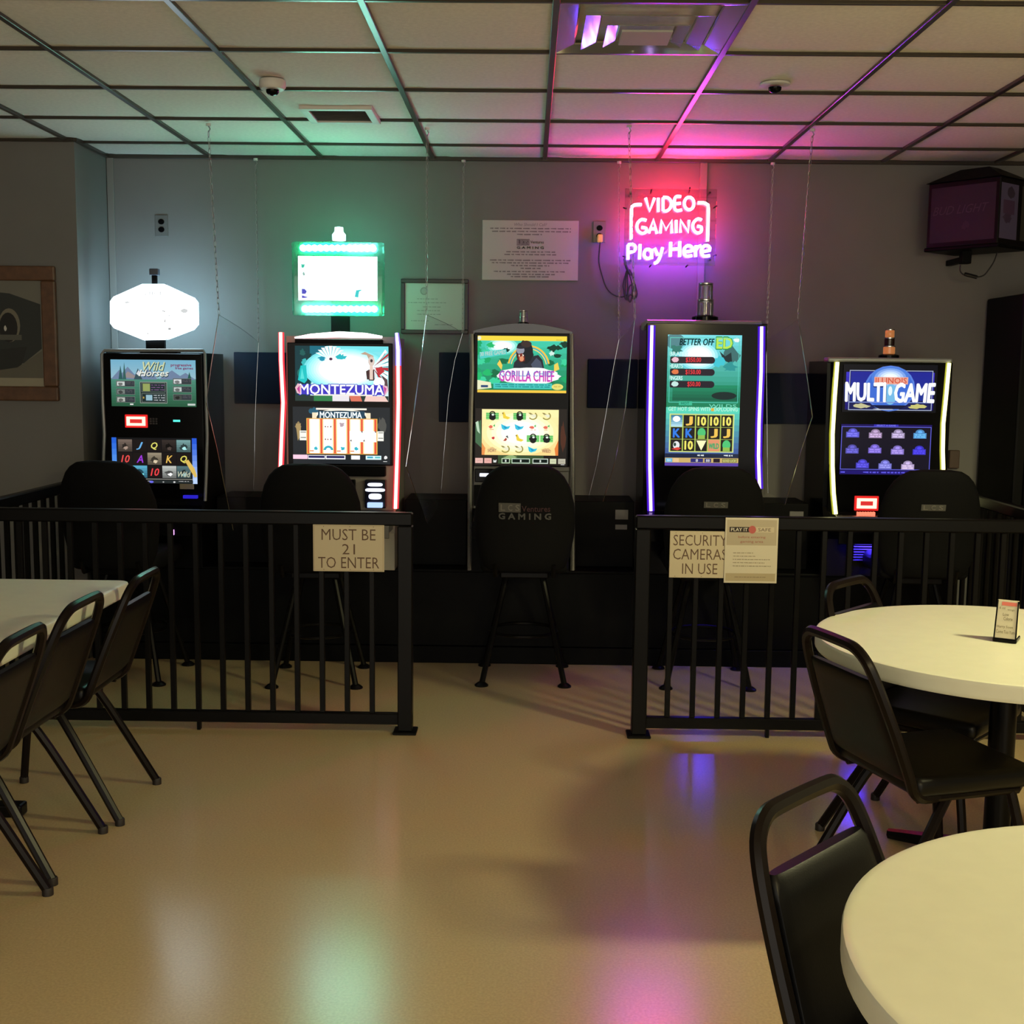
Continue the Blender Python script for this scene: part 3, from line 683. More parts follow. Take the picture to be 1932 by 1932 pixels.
# green lit sign on top
Y2 = 6.40
x0, x1, z0, z1 = rect_px(549, 724, 482, 592, Y2)
plate = sub(MB().rbox(x0, x1, Y2+.02, Y2+.05, z0-.01, at(636, 455, Y2).z, .012).build('sign_housing', clear('green_acrylic', (.55, .85, .75), ior=1.1, haze=.15, hazecol=(.2, .5, .4)), t), t)
o, a = screen(t, rect_px(563, 712, 484, 567, Y2+.015), Y2+.015, 'sign_screen')
a.rect(0, 0, 1, 1, (225, 255, 250), 6)
a.blob(.06, .22, .035, .06, (70, 200, 170), seed=2, j=.5).blob(.07, .4, .025, .07, (150, 190, 180), seed=3, j=.6)
a.poly([(.04, .74), (.08, .74), (.11, .8), (.09, .86), (.04, .86)], (88, 86, 196)).poly([(.04, .88), (.14, .94), (.04, .96)], (110, 100, 205)).poly([(.71, .92), (.73, .76), (.82, .74), (.77, .8), (.76, .93)], (70, 210, 210))
a.build('screen_picture', o, printed('bright_sign_image', True)); MATS['bright_sign_image'].cycles.emission_sampling = 'FRONT'
mg1 = glow('green_led_glow', (.06, 1.0, .50), 50); mg2 = glow('aqua_white_led_glow', (.36, 1.0, .95), 50)
for row, (xa, xb, yy, lo) in enumerate(((572, 703, 468, 8), (576, 706, 583, 4))):
    for i in range(13):
        p = at(xa+(xb-xa)*i/12, yy, Y2+.01); r = .021
        mm = (mg2 if i >= lo else mg1) if row == 0 else (mg2 if i <= lo else mg1)
        vs = MB(); vs.lathe([(.006, -.016), (r*.85, -.008), (r*.85, .008), (.006, .016)], (0, 0, 0), 8)
        vs.v = [(p.x+v[0], p.y+v[2], p.z+v[1]) for v in vs.v]
        vs.build('led_bulb', mm, plate, True)
x0, x1, z0, z1 = rect_px(627, 651, 430, 455, Y2+.02); cx = (x0+x1)/2
MB().lathe([(.035, 0), (.036, .03), (.024, .045), (.022, .068), (.012, .07)], (cx, Y2+.03, z0+.004), 20).build('beacon', glow('aqua_beacon_glow', (.6, 1, .95), 3), plate, True)
MB().rbox(cx-.05, cx+.05, Y2+.055, Y2+.075, 1.71, rect_px(549, 724, 482, 592, Y2)[2]+.25, .004).build('sign_stem', m_black, t)

# ---------- machine 3: gorilla
t = cabinet('gaming_machine', 'gaming machine in a chrome arched frame with a green jungle screen, in the middle', (-.3, .22), 1.75)
xl, xr = at(889, 800, YP).x, at(1080, 800, YP).x
side_profile(t, xl+.01, xr-.01, 1.735, m_black)
bezel(t, rect_px(894, 1074, 628, 884, YP+.004), YP)
ztop = at(985, 628, YP).z
arch = [(xl+.008, ztop-.01), (xl+.008, ztop+.008)]+[(xl+(xr-xl)*k/10, ztop+.008+.04*math.sin(PI*k/10)) for k in range(1, 10)]+[(xr-.008, ztop+.008), (xr-.008, ztop-.01)]
MB().prism_y(arch, YP+.002, YP+.2).build('arched_top', mat('dark_chrome', (70, 70, 72), .2, .9), t)
for sx, pxs in ((-1, (890, 891, 889, 887, 886)), (1, (1078, 1079, 1079, 1080, 1080))):
    ys_ = (630, 700, 770, 870, 1076)
    MB().tube([at(x, y, YP-.006 if i < 4 else YP-.05) for i, (x, y) in enumerate(zip(pxs, ys_))], .013, 8).build('chrome_side_trim', m_chrome, t, True)
o, a = screen(t, rect_px(901, 1069, 634, 741, YP-.004), YP-.004, 'upper_screen')
a.grad(0, 0, 1, 1, (70, 215, 185), (20, 130, 80), 10)
a.soft(.28, .18, .2, .16, (245, 255, 250), (75, 210, 185), 1.4, 1.0, 6, 2)
q = random.Random(5)
for i in range(46):
    u, v = q.random(), .12+.72*q.random()
    if .33 < u < .8 and v < .7: continue
    a.blob(u, v, .05+.04*q.random(), .04+.05*q.random(), ((20, 170, 105), (16, 110, 70), (60, 215, 160), (10, 60, 44), (30, 190, 110))[i % 5], seed=i, j=.6)
a.rect(0, 0, 1, .085, (250, 222, 70)).rect(0, .955, 1, 1, (250, 205, 70)).ell(.02, .04, .02, .035, (240, 240, 210)).text('denom', .88, .05, .94, .075, (150, 130, 60))
a.arc(.575, .56, .24, .4, .08, .2, PI-.2, (250, 200, 70)).arc(.575, .56, .22, .37, .07, .2, PI-.2, (60, 180, 190)).arc(.575, .56, .205, .345, .05, .2, PI-.2, (250, 225, 120))
a.poly([(.40, .58), (.41, .47), (.45, .4), (.5, .33), (.6, .36), (.68, .33), (.73, .42), (.75, .58)], (38, 42, 52)).poly([(.60, .5), (.66, .38), (.71, .45), (.73, .56), (.62, .56)], (74, 84, 104))
a.blob(.53, .28, .105, .22, (26, 28, 34), seed=2, j=.15, n=24).ell(.545, .14, .06, .06, (60, 46, 44)).ell(.48, .25, .045, .07, (150, 152, 168)).ell(.485, .2, .05, .025, (40, 40, 48)).poly([(.45, .32), (.5, .3), (.53, .36), (.53, .44), (.48, .46), (.45, .4)], (120, 40, 30)).ell(.495, .4, .025, .045, (230, 150, 110)).poly([(.46, .33), (.47, .38), (.475, .33)], (250, 240, 220)).poly([(.5, .32), (.51, .37), (.52, .33)], (250, 240, 220))
a.poly([(.02, .29), (.32, .23), (.33, .32), (.03, .41)], (80, 210, 200)).text('30 FREE GAMES', .03, .27, .315, .34, (190, 215, 205), bold=.03, rot=-.16)
a.blob(.58, .70, .37, .16, (245, 250, 245), 1.1, seed=21, j=.12, n=30)
a.text('GORILLA CHIEF', .245, .61, .86, .80, (214, 74, 190), bold=.03).text('GORILLA CHIEF', .255, .615, .85, .71, (60, 120, 200), bold=-.005)
a.poly([(.22, .5), (.25, .42), (.28, .52), (.27, .6)], (245, 210, 90)).poly([(.86, .5), (.9, .46), (.92, .58), (.86, .62)], (245, 215, 90)).blob(.83, .3, .035, .06, (215, 245, 235), seed=31, j=.6)
a.rect(.18, .83, .84, .93, (70, 205, 195)).lines(.2, .82, [(.85, .2, .82), (.885, .2, .82)], .02, (24, 140, 140), 5)
a.poly([(0, .78), (.15, .82), (.16, .92), (0, .95)], (240, 240, 200)).rect(.04, .87, .12, .91, (40, 70, 120)).ell(.9, .89, .065, .055, (236, 228, 120)).text('max win', .86, .86, .94, .9, (190, 150, 60))
a.build('screen_picture', o)
o, a = screen(t, rect_px(897, 1069, 771, 878, YP-.004), YP-.004, 'lower_screen')
a.rect(0, 0, 1, 1, (36, 30, 26)).poly([(0, .3), (.06, .2), (.07, .7), (0, .6)], (70, 110, 76)).poly([(.0, .25), (.03, .22), (.05, .45), (.02, .4)], (190, 220, 190)).blob(.96, .5, .04, .3, (80, 44, 30), seed=3, j=.5).rect(.25, .82, .75, .97, (60, 84, 52)).blob(.4, .86, .1, .05, (150, 180, 120), seed=5, j=.6)
a.grad(.07, .015, .91, .82, (255, 238, 170), (255, 214, 140), 6, 1.1)
a.soft(.49, .42, .42, .40, (255, 255, 240), (255, 236, 168), 1.3, 1.1, 7, 1.6)
a.poly([(.07, .6), (.11, .7), (.1, .82), (.07, .82)], (240, 150, 80)).poly([(.91, .55), (.87, .7), (.88, .82), (.91, .82)], (235, 130, 60))
gr = 'GBGTT' 'FUUFF' 'HABGG' 'STTUW'
for i, ch in enumerate(gr):
    u = .185+(i % 5)*.149; v = .13+(i//5)*.195
    if ch == 'G':
        a.rect(u-.07, v-.055, u+.07, v+.065, (130, 215, 120)); [a.rect(u-.07, v-.045+k*.035, u+.07, v-.035+k*.035, (70, 180, 90)) for k in range(3)]
        a.blob(u, v+.015, .045, .075, (20, 24, 24), seed=i, j=.25).arc(u, v-.03, .035, .055, .4, 0, PI, (24, 30, 28)).ell(u+.005, v-.02, .014, .018, (230, 240, 230))
    elif ch == 'B': a.poly([(u-.04, v-.06), (u-.02, v-.07), (u+.0, v-.0), (u+.05, v+.03), (u+.02, v+.06), (u-.03, v+.04)], (245, 215, 70)).poly([(u-.045, v-.05), (u-.03, v-.06), (u-.03, v-.02)], (110, 84, 40))
    elif ch == 'U': a.poly([(u-.055, v-.055), (u-.02, v-.03), (u+.01, v-.01), (u+.05, v-.02), (u+.03, v+.03), (u-.02, v+.055), (u-.045, v+.03)], (60, 200, 230)).poly([(u-.03, v-.02), (u+.02, v+.01), (u-.01, v+.03)], (30, 150, 200))
    elif ch == 'T': a.arc(u-.005, v-.005, .05, .07, .3, -2.6, 1.0, (160, 150, 76)).poly([(u-.055, v-.06), (u-.03, v-.06), (u+.02, v-.01), (u-.02, v-.01)], (150, 140, 80)).poly([(u-.03, v-.03), (u+.03, v-.03), (u+.03, v+.02), (u, v+.02)], (240, 240, 210))
    elif ch == 'F': a.blob(u-.015, v, .03, .035, (235, 110, 90), seed=i, j=.5).poly([(u+.005, v-.02), (u+.03, v-.05), (u+.03, v+.0)], (80, 190, 110)).lines(u-.03, u+.03, [(v+.04, u-.03, u+.03)], .01, (210, 120, 60), i)
    elif ch == 'H': a.blob(u+.01, v, .022, .03, (210, 50, 60), seed=i, j=.4)
    elif ch == 'A': a.poly([(u-.03, v+.05), (u, v-.01), (u+.015, v+.02), (u, v+.05)], (180, 70, 60)).poly([(u-.005, v-.03), (u+.02, v-.05), (u+.03, v+.01)], (70, 80, 90))
    else: a.blob(u, v+.01, .06, .05, (230, 190, 130), seed=i, j=.5); a.text('WILD' if ch == 'W' else 'SCAT', u-.05, v-.0, u+.05, v+.055, (170, 130, 100), bold=.02)
for u0, u1, c_ in ((.0, .085, (240, 190, 180)), (.1, .18, (240, 180, 170)), (.29, .38, (200, 225, 190)), (.4, .60, (200, 225, 200)), (.63, .80, (215, 230, 215)), (.82, .89, (215, 220, 180)), (.91, .99, (190, 185, 165))):
    a.rect(u0, .875, u1, .965, c_)
    if .28 < u0 < .7: a.rect(u0+.008, .888, u1-.008, .95, (24, 34, 30)).rect((u0+u1)/2-.008, .90, (u0+u1)/2+.008, .94, (220, 230, 220))
    else: a.text('GAME', u0+.015, .905, u1-.015, .935, tuple(int(x*.8) for x in c_))
a.rect(.94, .975, .98, .983, (235, 235, 235)).poly([(.2, .9), (.215, .92), (.235, .9), (.23, .95), (.2, .95)], (230, 235, 230))
a.build('screen_picture', o)
MB().rbox(*rect_px(894, 1074, 880, 888, YP-.012)[:2], YP-.02, YP+.01, *rect_px(894, 1074, 880, 888, YP)[2:], .003).build('screen_sill', m_grey, t)
x0, x1, z0, z1 = rect_px(893, 1073, 888, 960, YP); MB().rbox(x0, x1, YP-.012, YP+.01, z0, z1, .004).build('lower_panel', m_grey, t)
x0, x1, z0, z1 = rect_px(896, 960, 884, 909, YP-.012)
bo = sub(MB().rbox(x0, x1, YP-.03, YP-.008, z0, z1, .004).build('bill_acceptor', m_blackgloss, t), t)
x0, x1, z0, z1 = rect_px(905, 932, 893, 899, YP-.03); MB().rbox(x0, x1, YP-.035, YP-.029, z0, z1, .002).build('panel_light', mlw, bo)
x0, x1, z0, z1 = rect_px(894, 960, 915, 955, YP-.012); MB().rbox(x0, x1, YP-.016, YP-.008, z0, z1, .004).build('lower_door', m_black, t)
deck(t, xl+.02, xr-.02, m_black, .80)
candle(t, 977, 998, 586, 612, YP+.08, [(m_candle, .8), (m_candle, .72)])

# ---------- machine 4: purple light strips, portrait screen
t = cabinet('gaming_machine', 'black gaming machine with purple light strips and one tall portrait screen', (.59, 1.21), 1.81)
xl, xr = at(1213, 780, YP).x, at(1443, 780, YP).x
side_profile(t, xl+.012, xr-.012, 1.80, m_blackgloss)
bezel(t, rect_px(1216, 1442, 610, 965, YP+.003), YP+.001, .02)
pa = at(1214, 609, YP); pb = at(1444, 612, YP)
MB().tube([(pa.x+.004, YP+.05, pa.z-.03), (pa.x+.006, YP+.03, pa.z-.006), (pa.x+.02, YP+.012, pa.z+.004), (pb.x-.02, YP+.012, pa.z+.004), (pb.x-.006, YP+.03, pa.z-.006), (pb.x-.004, YP+.05, pa.z-.03)], .013, 8).build('chrome_top_rail', m_silver, t, True)
m_pu = glow('purple_strip_glow', (.62, .40, 1.0), 3.4); m_pl = glow('deep_violet_glow', (.10, .015, .9), .75)
for pts in ([(1230, 614), (1228, 700), (1226, 800), (1226, 880), (1228, 964)], [(1437, 616), (1436, 700), (1432, 800), (1431, 860), (1433, 922)]):
    st = sub(strip(t, [at(x, y, YP-.012) for x, y in pts], .0095, m_pu), t)
    MB().tube([at(x, y, YP+.0) for x, y in pts], .019, 8).build('strip_halo', m_pl, st, True)  # second glowing tube, added as the violet halo of the core
o, a = screen(t, rect_px(1257, 1396, 632, 879, YP-.004), YP-.004, 'portrait_screen')
a.grad(0, 0, 1, .55, (120, 225, 235), (20, 130, 90), 14).grad(0, .55, 1, 1, (90, 220, 190), (60, 60, 150), 10)
a.soft(.42, .16, .3, .12, (248, 255, 255), (110, 215, 225), 1.5, 1.0, 7, 1.8).ell(.1, .05, .13, .06, (70, 130, 140)).blob(.12, .11, .1, .04, (30, 120, 110), seed=2, j=.5).blob(.86, .15, .15, .08, (60, 110, 110), seed=3, j=.5).poly([(.7, .12), (.78, .16), (.86, .13), (.88, .22), (.76, .19)], (20, 44, 50)).blob(.7, .2, .1, .05, (60, 200, 215), seed=4, j=.5).blob(.85, .24, .12, .05, (40, 150, 150), seed=14, j=.6)
a.grad(.08, .38, .98, .5, (20, 140, 100), (10, 96, 70), 5)
a.ell(.78, .46, .17, .03, (16, 40, 40))
a.text('BETTER OFF', .16, .028, .63, .078, (16, 52, 52), bold=.035, shear=.2).text('ED', .655, .015, .875, .105, (40, 150, 80), bold=.07).text('ED', .66, .02, .87, .1, (190, 235, 90), bold=.04).blob(.93, .035, .05, .02, (240, 250, 250), seed=9)
for k, (nm, amt, pc) in enumerate((('BRAINS', '$350.00', (240, 190, 205)), ('HEARTS', '$150.00', (230, 120, 70)), ('FINGERS', '$50.00', (200, 235, 230)))):
    v = .165+k*.092
    a.rect(.06, v, .6, v+.052, (30, 24, 40)).ell(.6, v+.026, .045, .026, (30, 24, 40)).ell(.06, v+.026, .03, .026, (30, 24, 40))
    a.text(nm, .03, v-.036, .03+(.25 if k == 0 else .18), v-.006, (210, 250, 245), bold=.04)
    a.blob(.11, v+.024, .055, .022, pc, seed=k+5, j=.25).text(amt, .25 if k < 2 else .28, v+.006, .455, v+.046, (235, 60, 66), bold=.03)
a.frame_rect(.03, .02, .97, .515, .008, (90, 210, 190)).rect(.17, .505, .35, .535, (60, 190, 150)).text('HOT', .2, .51, .31, .53, (20, 110, 90), bold=.02)
a.text('GET HOT SPINS WITH EXPLODING', .03, .548, .97, .578, (190, 250, 225), bold=.03).text('WILDS', .58, .525, .95, .55, (120, 220, 190), bold=.03).rect(.61, .555, .65, .578, (230, 180, 60))
a.rect(.05, .6, .93, .895, (225, 240, 170)).rect(.06, .605, .92, .89, (180, 200, 90))
sy = {1: ('J', (250, 200, 90)), 2: ('10', (245, 235, 110)), 3: ('10', (245, 235, 110)), 4: ('10', (245, 235, 110)), 5: ('K', (60, 130, 235)), 6: ('K', (60, 130, 235)), 8: ('J', (245, 200, 90)), 9: ('J', (245, 200, 90)), 11: ('10', (245, 235, 110))}
for i in range(15):
    u = .07+(i % 5)*.171; v = .61+(i//5)*.093
    a.rect(u, v, u+.155, v+.09, (28, 24, 24))
    if i in sy:
        w = .105 if len(sy[i][0]) > 1 else .085
        a.text(sy[i][0], u+.0775-w/2, v+.013, u+.0775+w/2, v+.077, sy[i][1], bold=.06)
    elif i == 0: a.grad(u, v, u+.155, v+.09, (60, 130, 170), (180, 225, 240), 5).ell(u+.075, v+.03, .05, .022, W, 1.4)
    elif i in (7, 14): a.ell(u+.078, v+.042, .055, .038, (80, 200, 120)).rect(u+.03, v+.06, u+.125, v+.088, (150, 190, 80))
    elif i == 10: a.ell(u+.08, v+.045, .045, .03, (235, 238, 240)).ell(u+.06, v+.04, .018, .014, (40, 70, 60)).poly([(u+.01, v+.075), (u+.1, v+.06), (u+.15, v+.07), (u+.1, v+.085)], (225, 70, 60))
    elif i == 12: a.poly([(u+.01, v+.008), (u+.145, v+.008), (u+.078, v+.085)], (250, 246, 190), 1.1)
    elif i == 13: a.rect(u, v, u+.155, v+.09, (230, 150, 110)).text('WILD', u+.01, v+.03, u+.145, v+.07, (60, 170, 110), bold=.05)
a.rect(.0, .905, 1, .938, (30, 40, 66)).lines(.4, .95, [(.912, .44, .53), (.912, .8, .92)], .012, (225, 235, 235), 3)
a.rect(0, .938, 1, .975, (210, 180, 110)).rect(.01, .942, .1, .972, (110, 190, 230)).rect(.11, .942, .19, .972, (235, 200, 150)).rect(.35, .942, .52, .972, (50, 50, 120)).rect(.54, .942, .63, .972, (60, 60, 120)).rect(.66, .942, .75, .972, (40, 26, 40)).rect(.78, .942, .98, .972, (120, 120, 60)).text('GOOD LUCK!', .79, .948, .97, .967, (240, 235, 150), bold=.02).text('$6', .03, .948, .08, .967, (230, 250, 255)).text('8', .42, .947, .45, .968, (245, 245, 245)).text('88', .56, .947, .61, .968, (245, 245, 245))
a.rect(0, .978, 1, 1, (96, 70, 170))
a.build('screen_picture', o)
q = rect_px(1261, 1268, 935, 943, YP-.004); MB().lathe([(.006, 0), (.006, .004), (.003, .007)], ((q[0]+q[1])/2, YP-.006, (q[2]+q[3])/2), 12).build('status_light', glow('orange_red_led', (1, .22, .1), 6), t)
deck(t, xl+.03, xr-.03, m_blackgloss, .80)
mu = glow('blue_underglow', (.06, .03, 1), 420)
MB().rbox(.80, .99, 6.186, 6.199, .528, .542, .002, 1).build('underglow_strip', glow('blue_low_glow', (.07, .03, 1), 70), t)
q = rect_px(1257, 1287, 968, 972, 6.045); MB().rbox(q[0], q[1], 6.022, 6.036, q[2], q[3], .002).build('deck_light', glow('white_deck_led', (.7, .7, 1), 1.5), t)
candle(t, 1306, 1356, 534, 607, YP+.08, [(m_candle, .62), (m_candle, .55)])

# ---------- machine 5: yellow light strips
t = cabinet('gaming_machine', 'black gaming machine with yellow light strips and a blue screen, rightmost', (1.52, 2.17), 1.64)
xl, xr = at(1560, 780, YP).x, at(1788, 780, YP).x
side_profile(t, xl, xr-.01, 1.615, m_blackgloss)
bezel(t, rect_px(1566, 1790, 683, 985, YP+.003), YP+.001, .02)
q = rect_px(1562, 1797, 675, 684, YP); MB().rbox(q[0], q[1], YP-.005, YP+.1, q[2], q[3], .008).build('chrome_top_rail', m_silver, t)
m_ye = glow('yellow_strip_glow', (1, .93, .42), 3.0); m_yh = glow('yellow_strip_halo', (.62, .62, .05), .8)  # yellow core, then olive glow imitating its bloom
for pts in ([(1580, 683), (1575, 750), (1571, 820), (1571, 880), (1573, 930), (1577, 970)], [(1791, 685), (1786, 740), (1780, 800), (1779, 850), (1780, 890), (1783, 955)]):
    cored(t, pts, .0095, m_ye, m_yh, 1.55)
o, a = screen(t, rect_px(1590, 1767, 688, 778, YP-.004), YP-.004, 'upper_screen')
a.rect(0, 0, 1, 1, (14, 14, 22)).grad(.03, .16, .97, .95, (60, 50, 200), (26, 20, 110), 8)
a.rect(.07, .13, .95, .95, (26, 30, 84)).grad(.08, .15, .94, .75, (34, 40, 150), (30, 50, 150), 6)
a.frame_rect(.065, .12, .955, .96, .008, (170, 180, 210))
a.ell(.5, .5, .27, .48, (90, 130, 225)).ell(.5, .5, .25, .45, (64, 110, 215)).soft(.5, .28, .2, .24, (235, 246, 255), (80, 130, 225), 1.2, 1.0, 6, 1.6)
a.ell(.51, .62, .07, .22, (120, 190, 235)).ell(.505, .55, .022, .1, (235, 250, 255))
a.rect(.07, .78, .95, .8, (130, 150, 215)).blob(.2, .87, .12, .06, (200, 196, 150), seed=3, j=.5).blob(.8, .87, .12, .06, (205, 200, 120), seed=4, j=.5).blob(.45, .93, .14, .03, (190, 196, 205), seed=6, j=.5).poly([(.3, .85), (.7, .85), (.62, .93), (.4, .93)], (20, 24, 60))
a.rect(.33, .26, .69, .41, (240, 170, 150)).text('ILLINOIS', .345, .275, .675, .39, (214, 84, 62), bold=.02)
a.text('MULTI', .02, .42, .46, .76, (40, 50, 120), bold=.06, shear=-.05).text('MULTI', .03, .40, .455, .76, (245, 248, 255), 1.1, bold=.05, shear=-.03, rot=.0, taper=.1).text('GAME', .555, .40, .98, .77, (245, 248, 255), 1.1, bold=.05, shear=.1, taper=.1)
a.build('screen_picture', o)
o, a = screen(t, rect_px(1585, 1756, 801, 896, YP-.004), YP-.004, 'lower_screen')
a.rect(0, 0, 1, 1, (22, 18, 34)).rect(0, .0, 1, .03, (30, 16, 96)).frame_rect(.005, .04, .995, .9, .008, (96, 96, 220)).rect(.36, .0, .63, .035, (60, 50, 190)).text('SELECT A GAME', .39, .004, .6, .032, (140, 140, 245), bold=.02)
ic = [(.13, .05, (104, 100, 226)), (.38, .06, (176, 150, 190)), (.63, .06, (176, 160, 200)), (.87, .06, (90, 160, 225)), (.13, .37, (96, 90, 190)), (.38, .36, (130, 110, 220)), (.63, .38, (150, 130, 220)), (.87, .38, (70, 60, 225)), (.25, .66, (84, 76, 214)), (.5, .67, (130, 130, 225)), (.75, .68, (190, 170, 215))]
for i, (u, v, c_) in enumerate(ic):
    a.ell(u, v+.09, .05, .06, tuple(int(x*.85) for x in c_)).rect(u-.072, v+.1, u+.072, v+.21, tuple(int(x*.9) for x in c_)).rect(u-.062, v+.115, u+.062, v+.2, c_)
    a.lines(u-.06, u+.06, [(v+.125, u-.058, u+.058), (v+.165, u-.058, u+.058)], .024, tuple(min(255, int(x*1.3)) for x in c_), i).blob(u, v+.08, .03, .03, tuple(min(255, int(x*1.15)) for x in c_), seed=i)
a.rect(0, .91, 1, .99, (34, 24, 110)).lines(.0, .9, [(.935, .01, .08), (.935, .26, .43), (.935, .46, .73), (.935, .77, .82)], .03, (96, 90, 235), 12)
a.build('screen_picture', o)
bill(t, (1616, 1653, 940, 959, ), YP-.004, m_red)
for k in range(7):
    p = at(1619+k*5, 969, YP-.02); MB().box(p.x-.0035, p.x+.0035, YP-.03, YP-.004, p.z-.010, p.z+.008).build('credit_digit', glow('red_digit', (1, .14, .08), 2.2), t)
q = rect_px(1668, 1680, 937, 944, YP); MB().box(q[0], q[1], YP-.004, YP, q[2], q[3]).build('sticker', m_stick, t)
q = rect_px(1575, 1712, 973, 978, YP-.03); MB().rbox(q[0], q[1], YP-.06, YP+.0, q[2], q[3], .003).build('chrome_ledge', m_chrome, t)
deck(t, xl+.03, xr-.03, m_black, .785)
MB().box(1.70, 1.86, 6.14, 6.16, .712, .719).build('underglow_strip', mu, t)
for k in range(8):
    z = .59+k*.014
    MB().box(1.69, 1.84, 6.188, 6.199, z, z+.006).build('vent_slat', m_grey, t)
lensA = mat('amber_lens', (190, 96, 46), .2, emit=(1, .45, .15), estr=.25)
candle(t, 1659, 1697, 621, 677, YP+.06, [(m_candle, .62), (lensA, .58), (mat('dark_lens', (40, 20, 16), .2), .5), (lensA, .45)][1:])

# ================================================================== WALL THINGS
# dark blue wall panels
for (x0, x1, z0, z1, lb) in ((-1.64, -1.33, 1.35, 1.635, 'dark blue wall panel left of the machine with red strips'),
                             (-.50, -.29, 1.26, 1.645, 'dark blue wall panel left of the chrome framed machine'),
                             (.324, .60, 1.347, 1.618, 'dark blue wall panel right of the chrome framed machine'),
                             (1.24, 1.62, 1.27, 1.55, 'dark blue wall panel right of the machine with purple strips')):
    o = MB().rbox(x0, x1, YW-.022, YW, z0, z1, .005).build('wall_panel', m_navy, origin=((x0+x1)/2, YW, z0)); tag(o, lb, 'wall panel', 'dark blue wall panels')
# white notice board
q = rect_px(910, 1091, 416, 529, YW)
t, a = sheet('notice_board', 'white rectangular problem gambling notice on the wall left of the neon sign', 'notice', q, YW-.0005, .006, (176, 172, 168))
ink = (112, 104, 106)
a.text("Who Should I Call?", .33, .045, .67, .095, ink, shear=.2).lines(.08, .92, [(.125, .08, .92), (.175, .1, .92), (.225, .36, .62)], .022, ink, 3)
a.rect(.36, .31, .49, .42, (88, 78, 82))
for k in range(3): a.frame_rect(.365+k*.042, .315, .402+k*.042, .415, .005, (150, 142, 144)); a.text('LCS'[k], .372+k*.042, .33, .395+k*.042, .40, (150, 142, 144))
a.text('Ventures', .5, .335, .64, .385, (96, 80, 84), bold=.02).text('G A M I N G', .36, .435, .64, .475, (84, 74, 78), bold=.06)
a.lines(.08, .92, [(.515, .25, .76), (.56, .23, .77), (.655, .08, .92), (.70, .1, .9), (.745, .3, .7), (.79, .4, .61), (.845, .12, .88), (.89, .26, .76), (.93, .3, .7)], .022, ink, 11)
a.build('lettering', t, m_print)
# framed certificate
q = rect_px(757, 884, 527, 630, YW)
t = thing('framed_certificate', 'pale certificate in a thin dark frame behind a hanging clear panel', 'certificate', ((q[0]+q[1])/2, YW, q[2]))
x0, x1, z0, z1 = q; w = .022
for bx in ((x0, x1, z1-w, z1), (x0, x1, z0, z0+w), (x0, x0+w, z0+w, z1-w), (x1-w, x1, z0+w, z1-w)):
    MB().rbox(bx[0], bx[1], YW-.022, YW-.0005, bx[2], bx[3], .003, 1).build('frame_edge', m_darkframe, t)
MB().box(x0+w*.8, x1-w*.8, YW-.010, YW-.0005, z0+w*.8, z1-w*.8).build('certificate_sheet', mat('certificate_paper', (168, 172, 166), .5), t)
a = Art(x0+w, x1-w, z0+w, z1-w, YW-.0103); ci = (122, 126, 122)
a.rect(0, 0, 1, 1, (168, 172, 166)).ell(.32, .17, .065, .085, (128, 132, 128)).ell(.32, .17, .045, .06, (148, 152, 148)).lines(.1, .8, [(.33, .2, .55), (.41, .05, .7), (.5, .3, .6), (.58, .2, .6), (.66, .2, .6), (.8, .1, .4), (.88, .5, .8)], .016, ci, 4)
a.build('lettering', t, m_print)
# wall outlets
def outlet(px, py, label, dark=True):
    p = at(px, py, YW); t = thing('wall_outlet', label, 'outlet', (p.x, YW, p.z), 'wall outlets')
    MB().rbox(p.x-.036, p.x+.036, YW-.006, YW-.0005, p.z-.058, p.z+.058, .003).build('cover_plate', m_grey, t)
    for s in (-1, 1):
        MB().prism_y([(p.x+.017*math.cos(2*PI*k/14), p.z+s*.021+.015*math.sin(2*PI*k/14)) for k in range(14)], YW-.009, YW-.005).build('socket', m_blackgloss, t)
    return t, p
outlet(305, 426, 'grey wall outlet above the six-sided sign')
ot, op = outlet(1131, 438, 'grey wall outlet feeding the neon sign')
# framed picture on the left projection
q = rect_px(-45, 110, 502, 756, YJ)
x0, x1, z0, z1 = q; w = .075
t = thing('framed_picture', 'dark photograph in a wide oak frame at the left edge', 'picture', ((x0+x1)/2, YJ, z0))
for bx in ((x0, x1, z1-w, z1), (x0, x1, z0, z0+w), (x0, x0+w, z0+w, z1-w), (x1-w, x1, z0+w, z1-w)):
    MB().rbox(bx[0], bx[1], YJ-.03, YJ-.0005, bx[2], bx[3], .008, 2).build('frame_edge', m_wood, t)
MB().box(x0+w*.9, x1-w*.9, YJ-.012, YJ-.0005, z0+w*.9, z1-w*.9).build('picture_sheet', mat('picture_mount', (150, 142, 120), .5), t)
a = Art(x0+w, x1-w, z0+w, z1-w, YJ-.0125)
a.rect(0, 0, 1, .92, (112, 110, 100)).poly([(0, .1), (.4, .12), (.97, .22), (.97, .64), (.62, .78), (0, .8)], (42, 46, 44)).poly([(0, .66), (.7, .62), (.55, .84), (0, .86)], (34, 36, 34)).poly([(0, .86), (.5, .82), (.97, .66), (.97, .92), (0, .92)], (96, 92, 80))
a.ell(.38, .42, .2, .16, (118, 112, 96)).ell(.36, .44, .17, .14, (24, 22, 20)).rect(.1, .51, .6, .56, (88, 88, 80)).blob(.3, .45, .03, .03, (200, 196, 190), seed=3)
a.build('photograph', t, m_print)

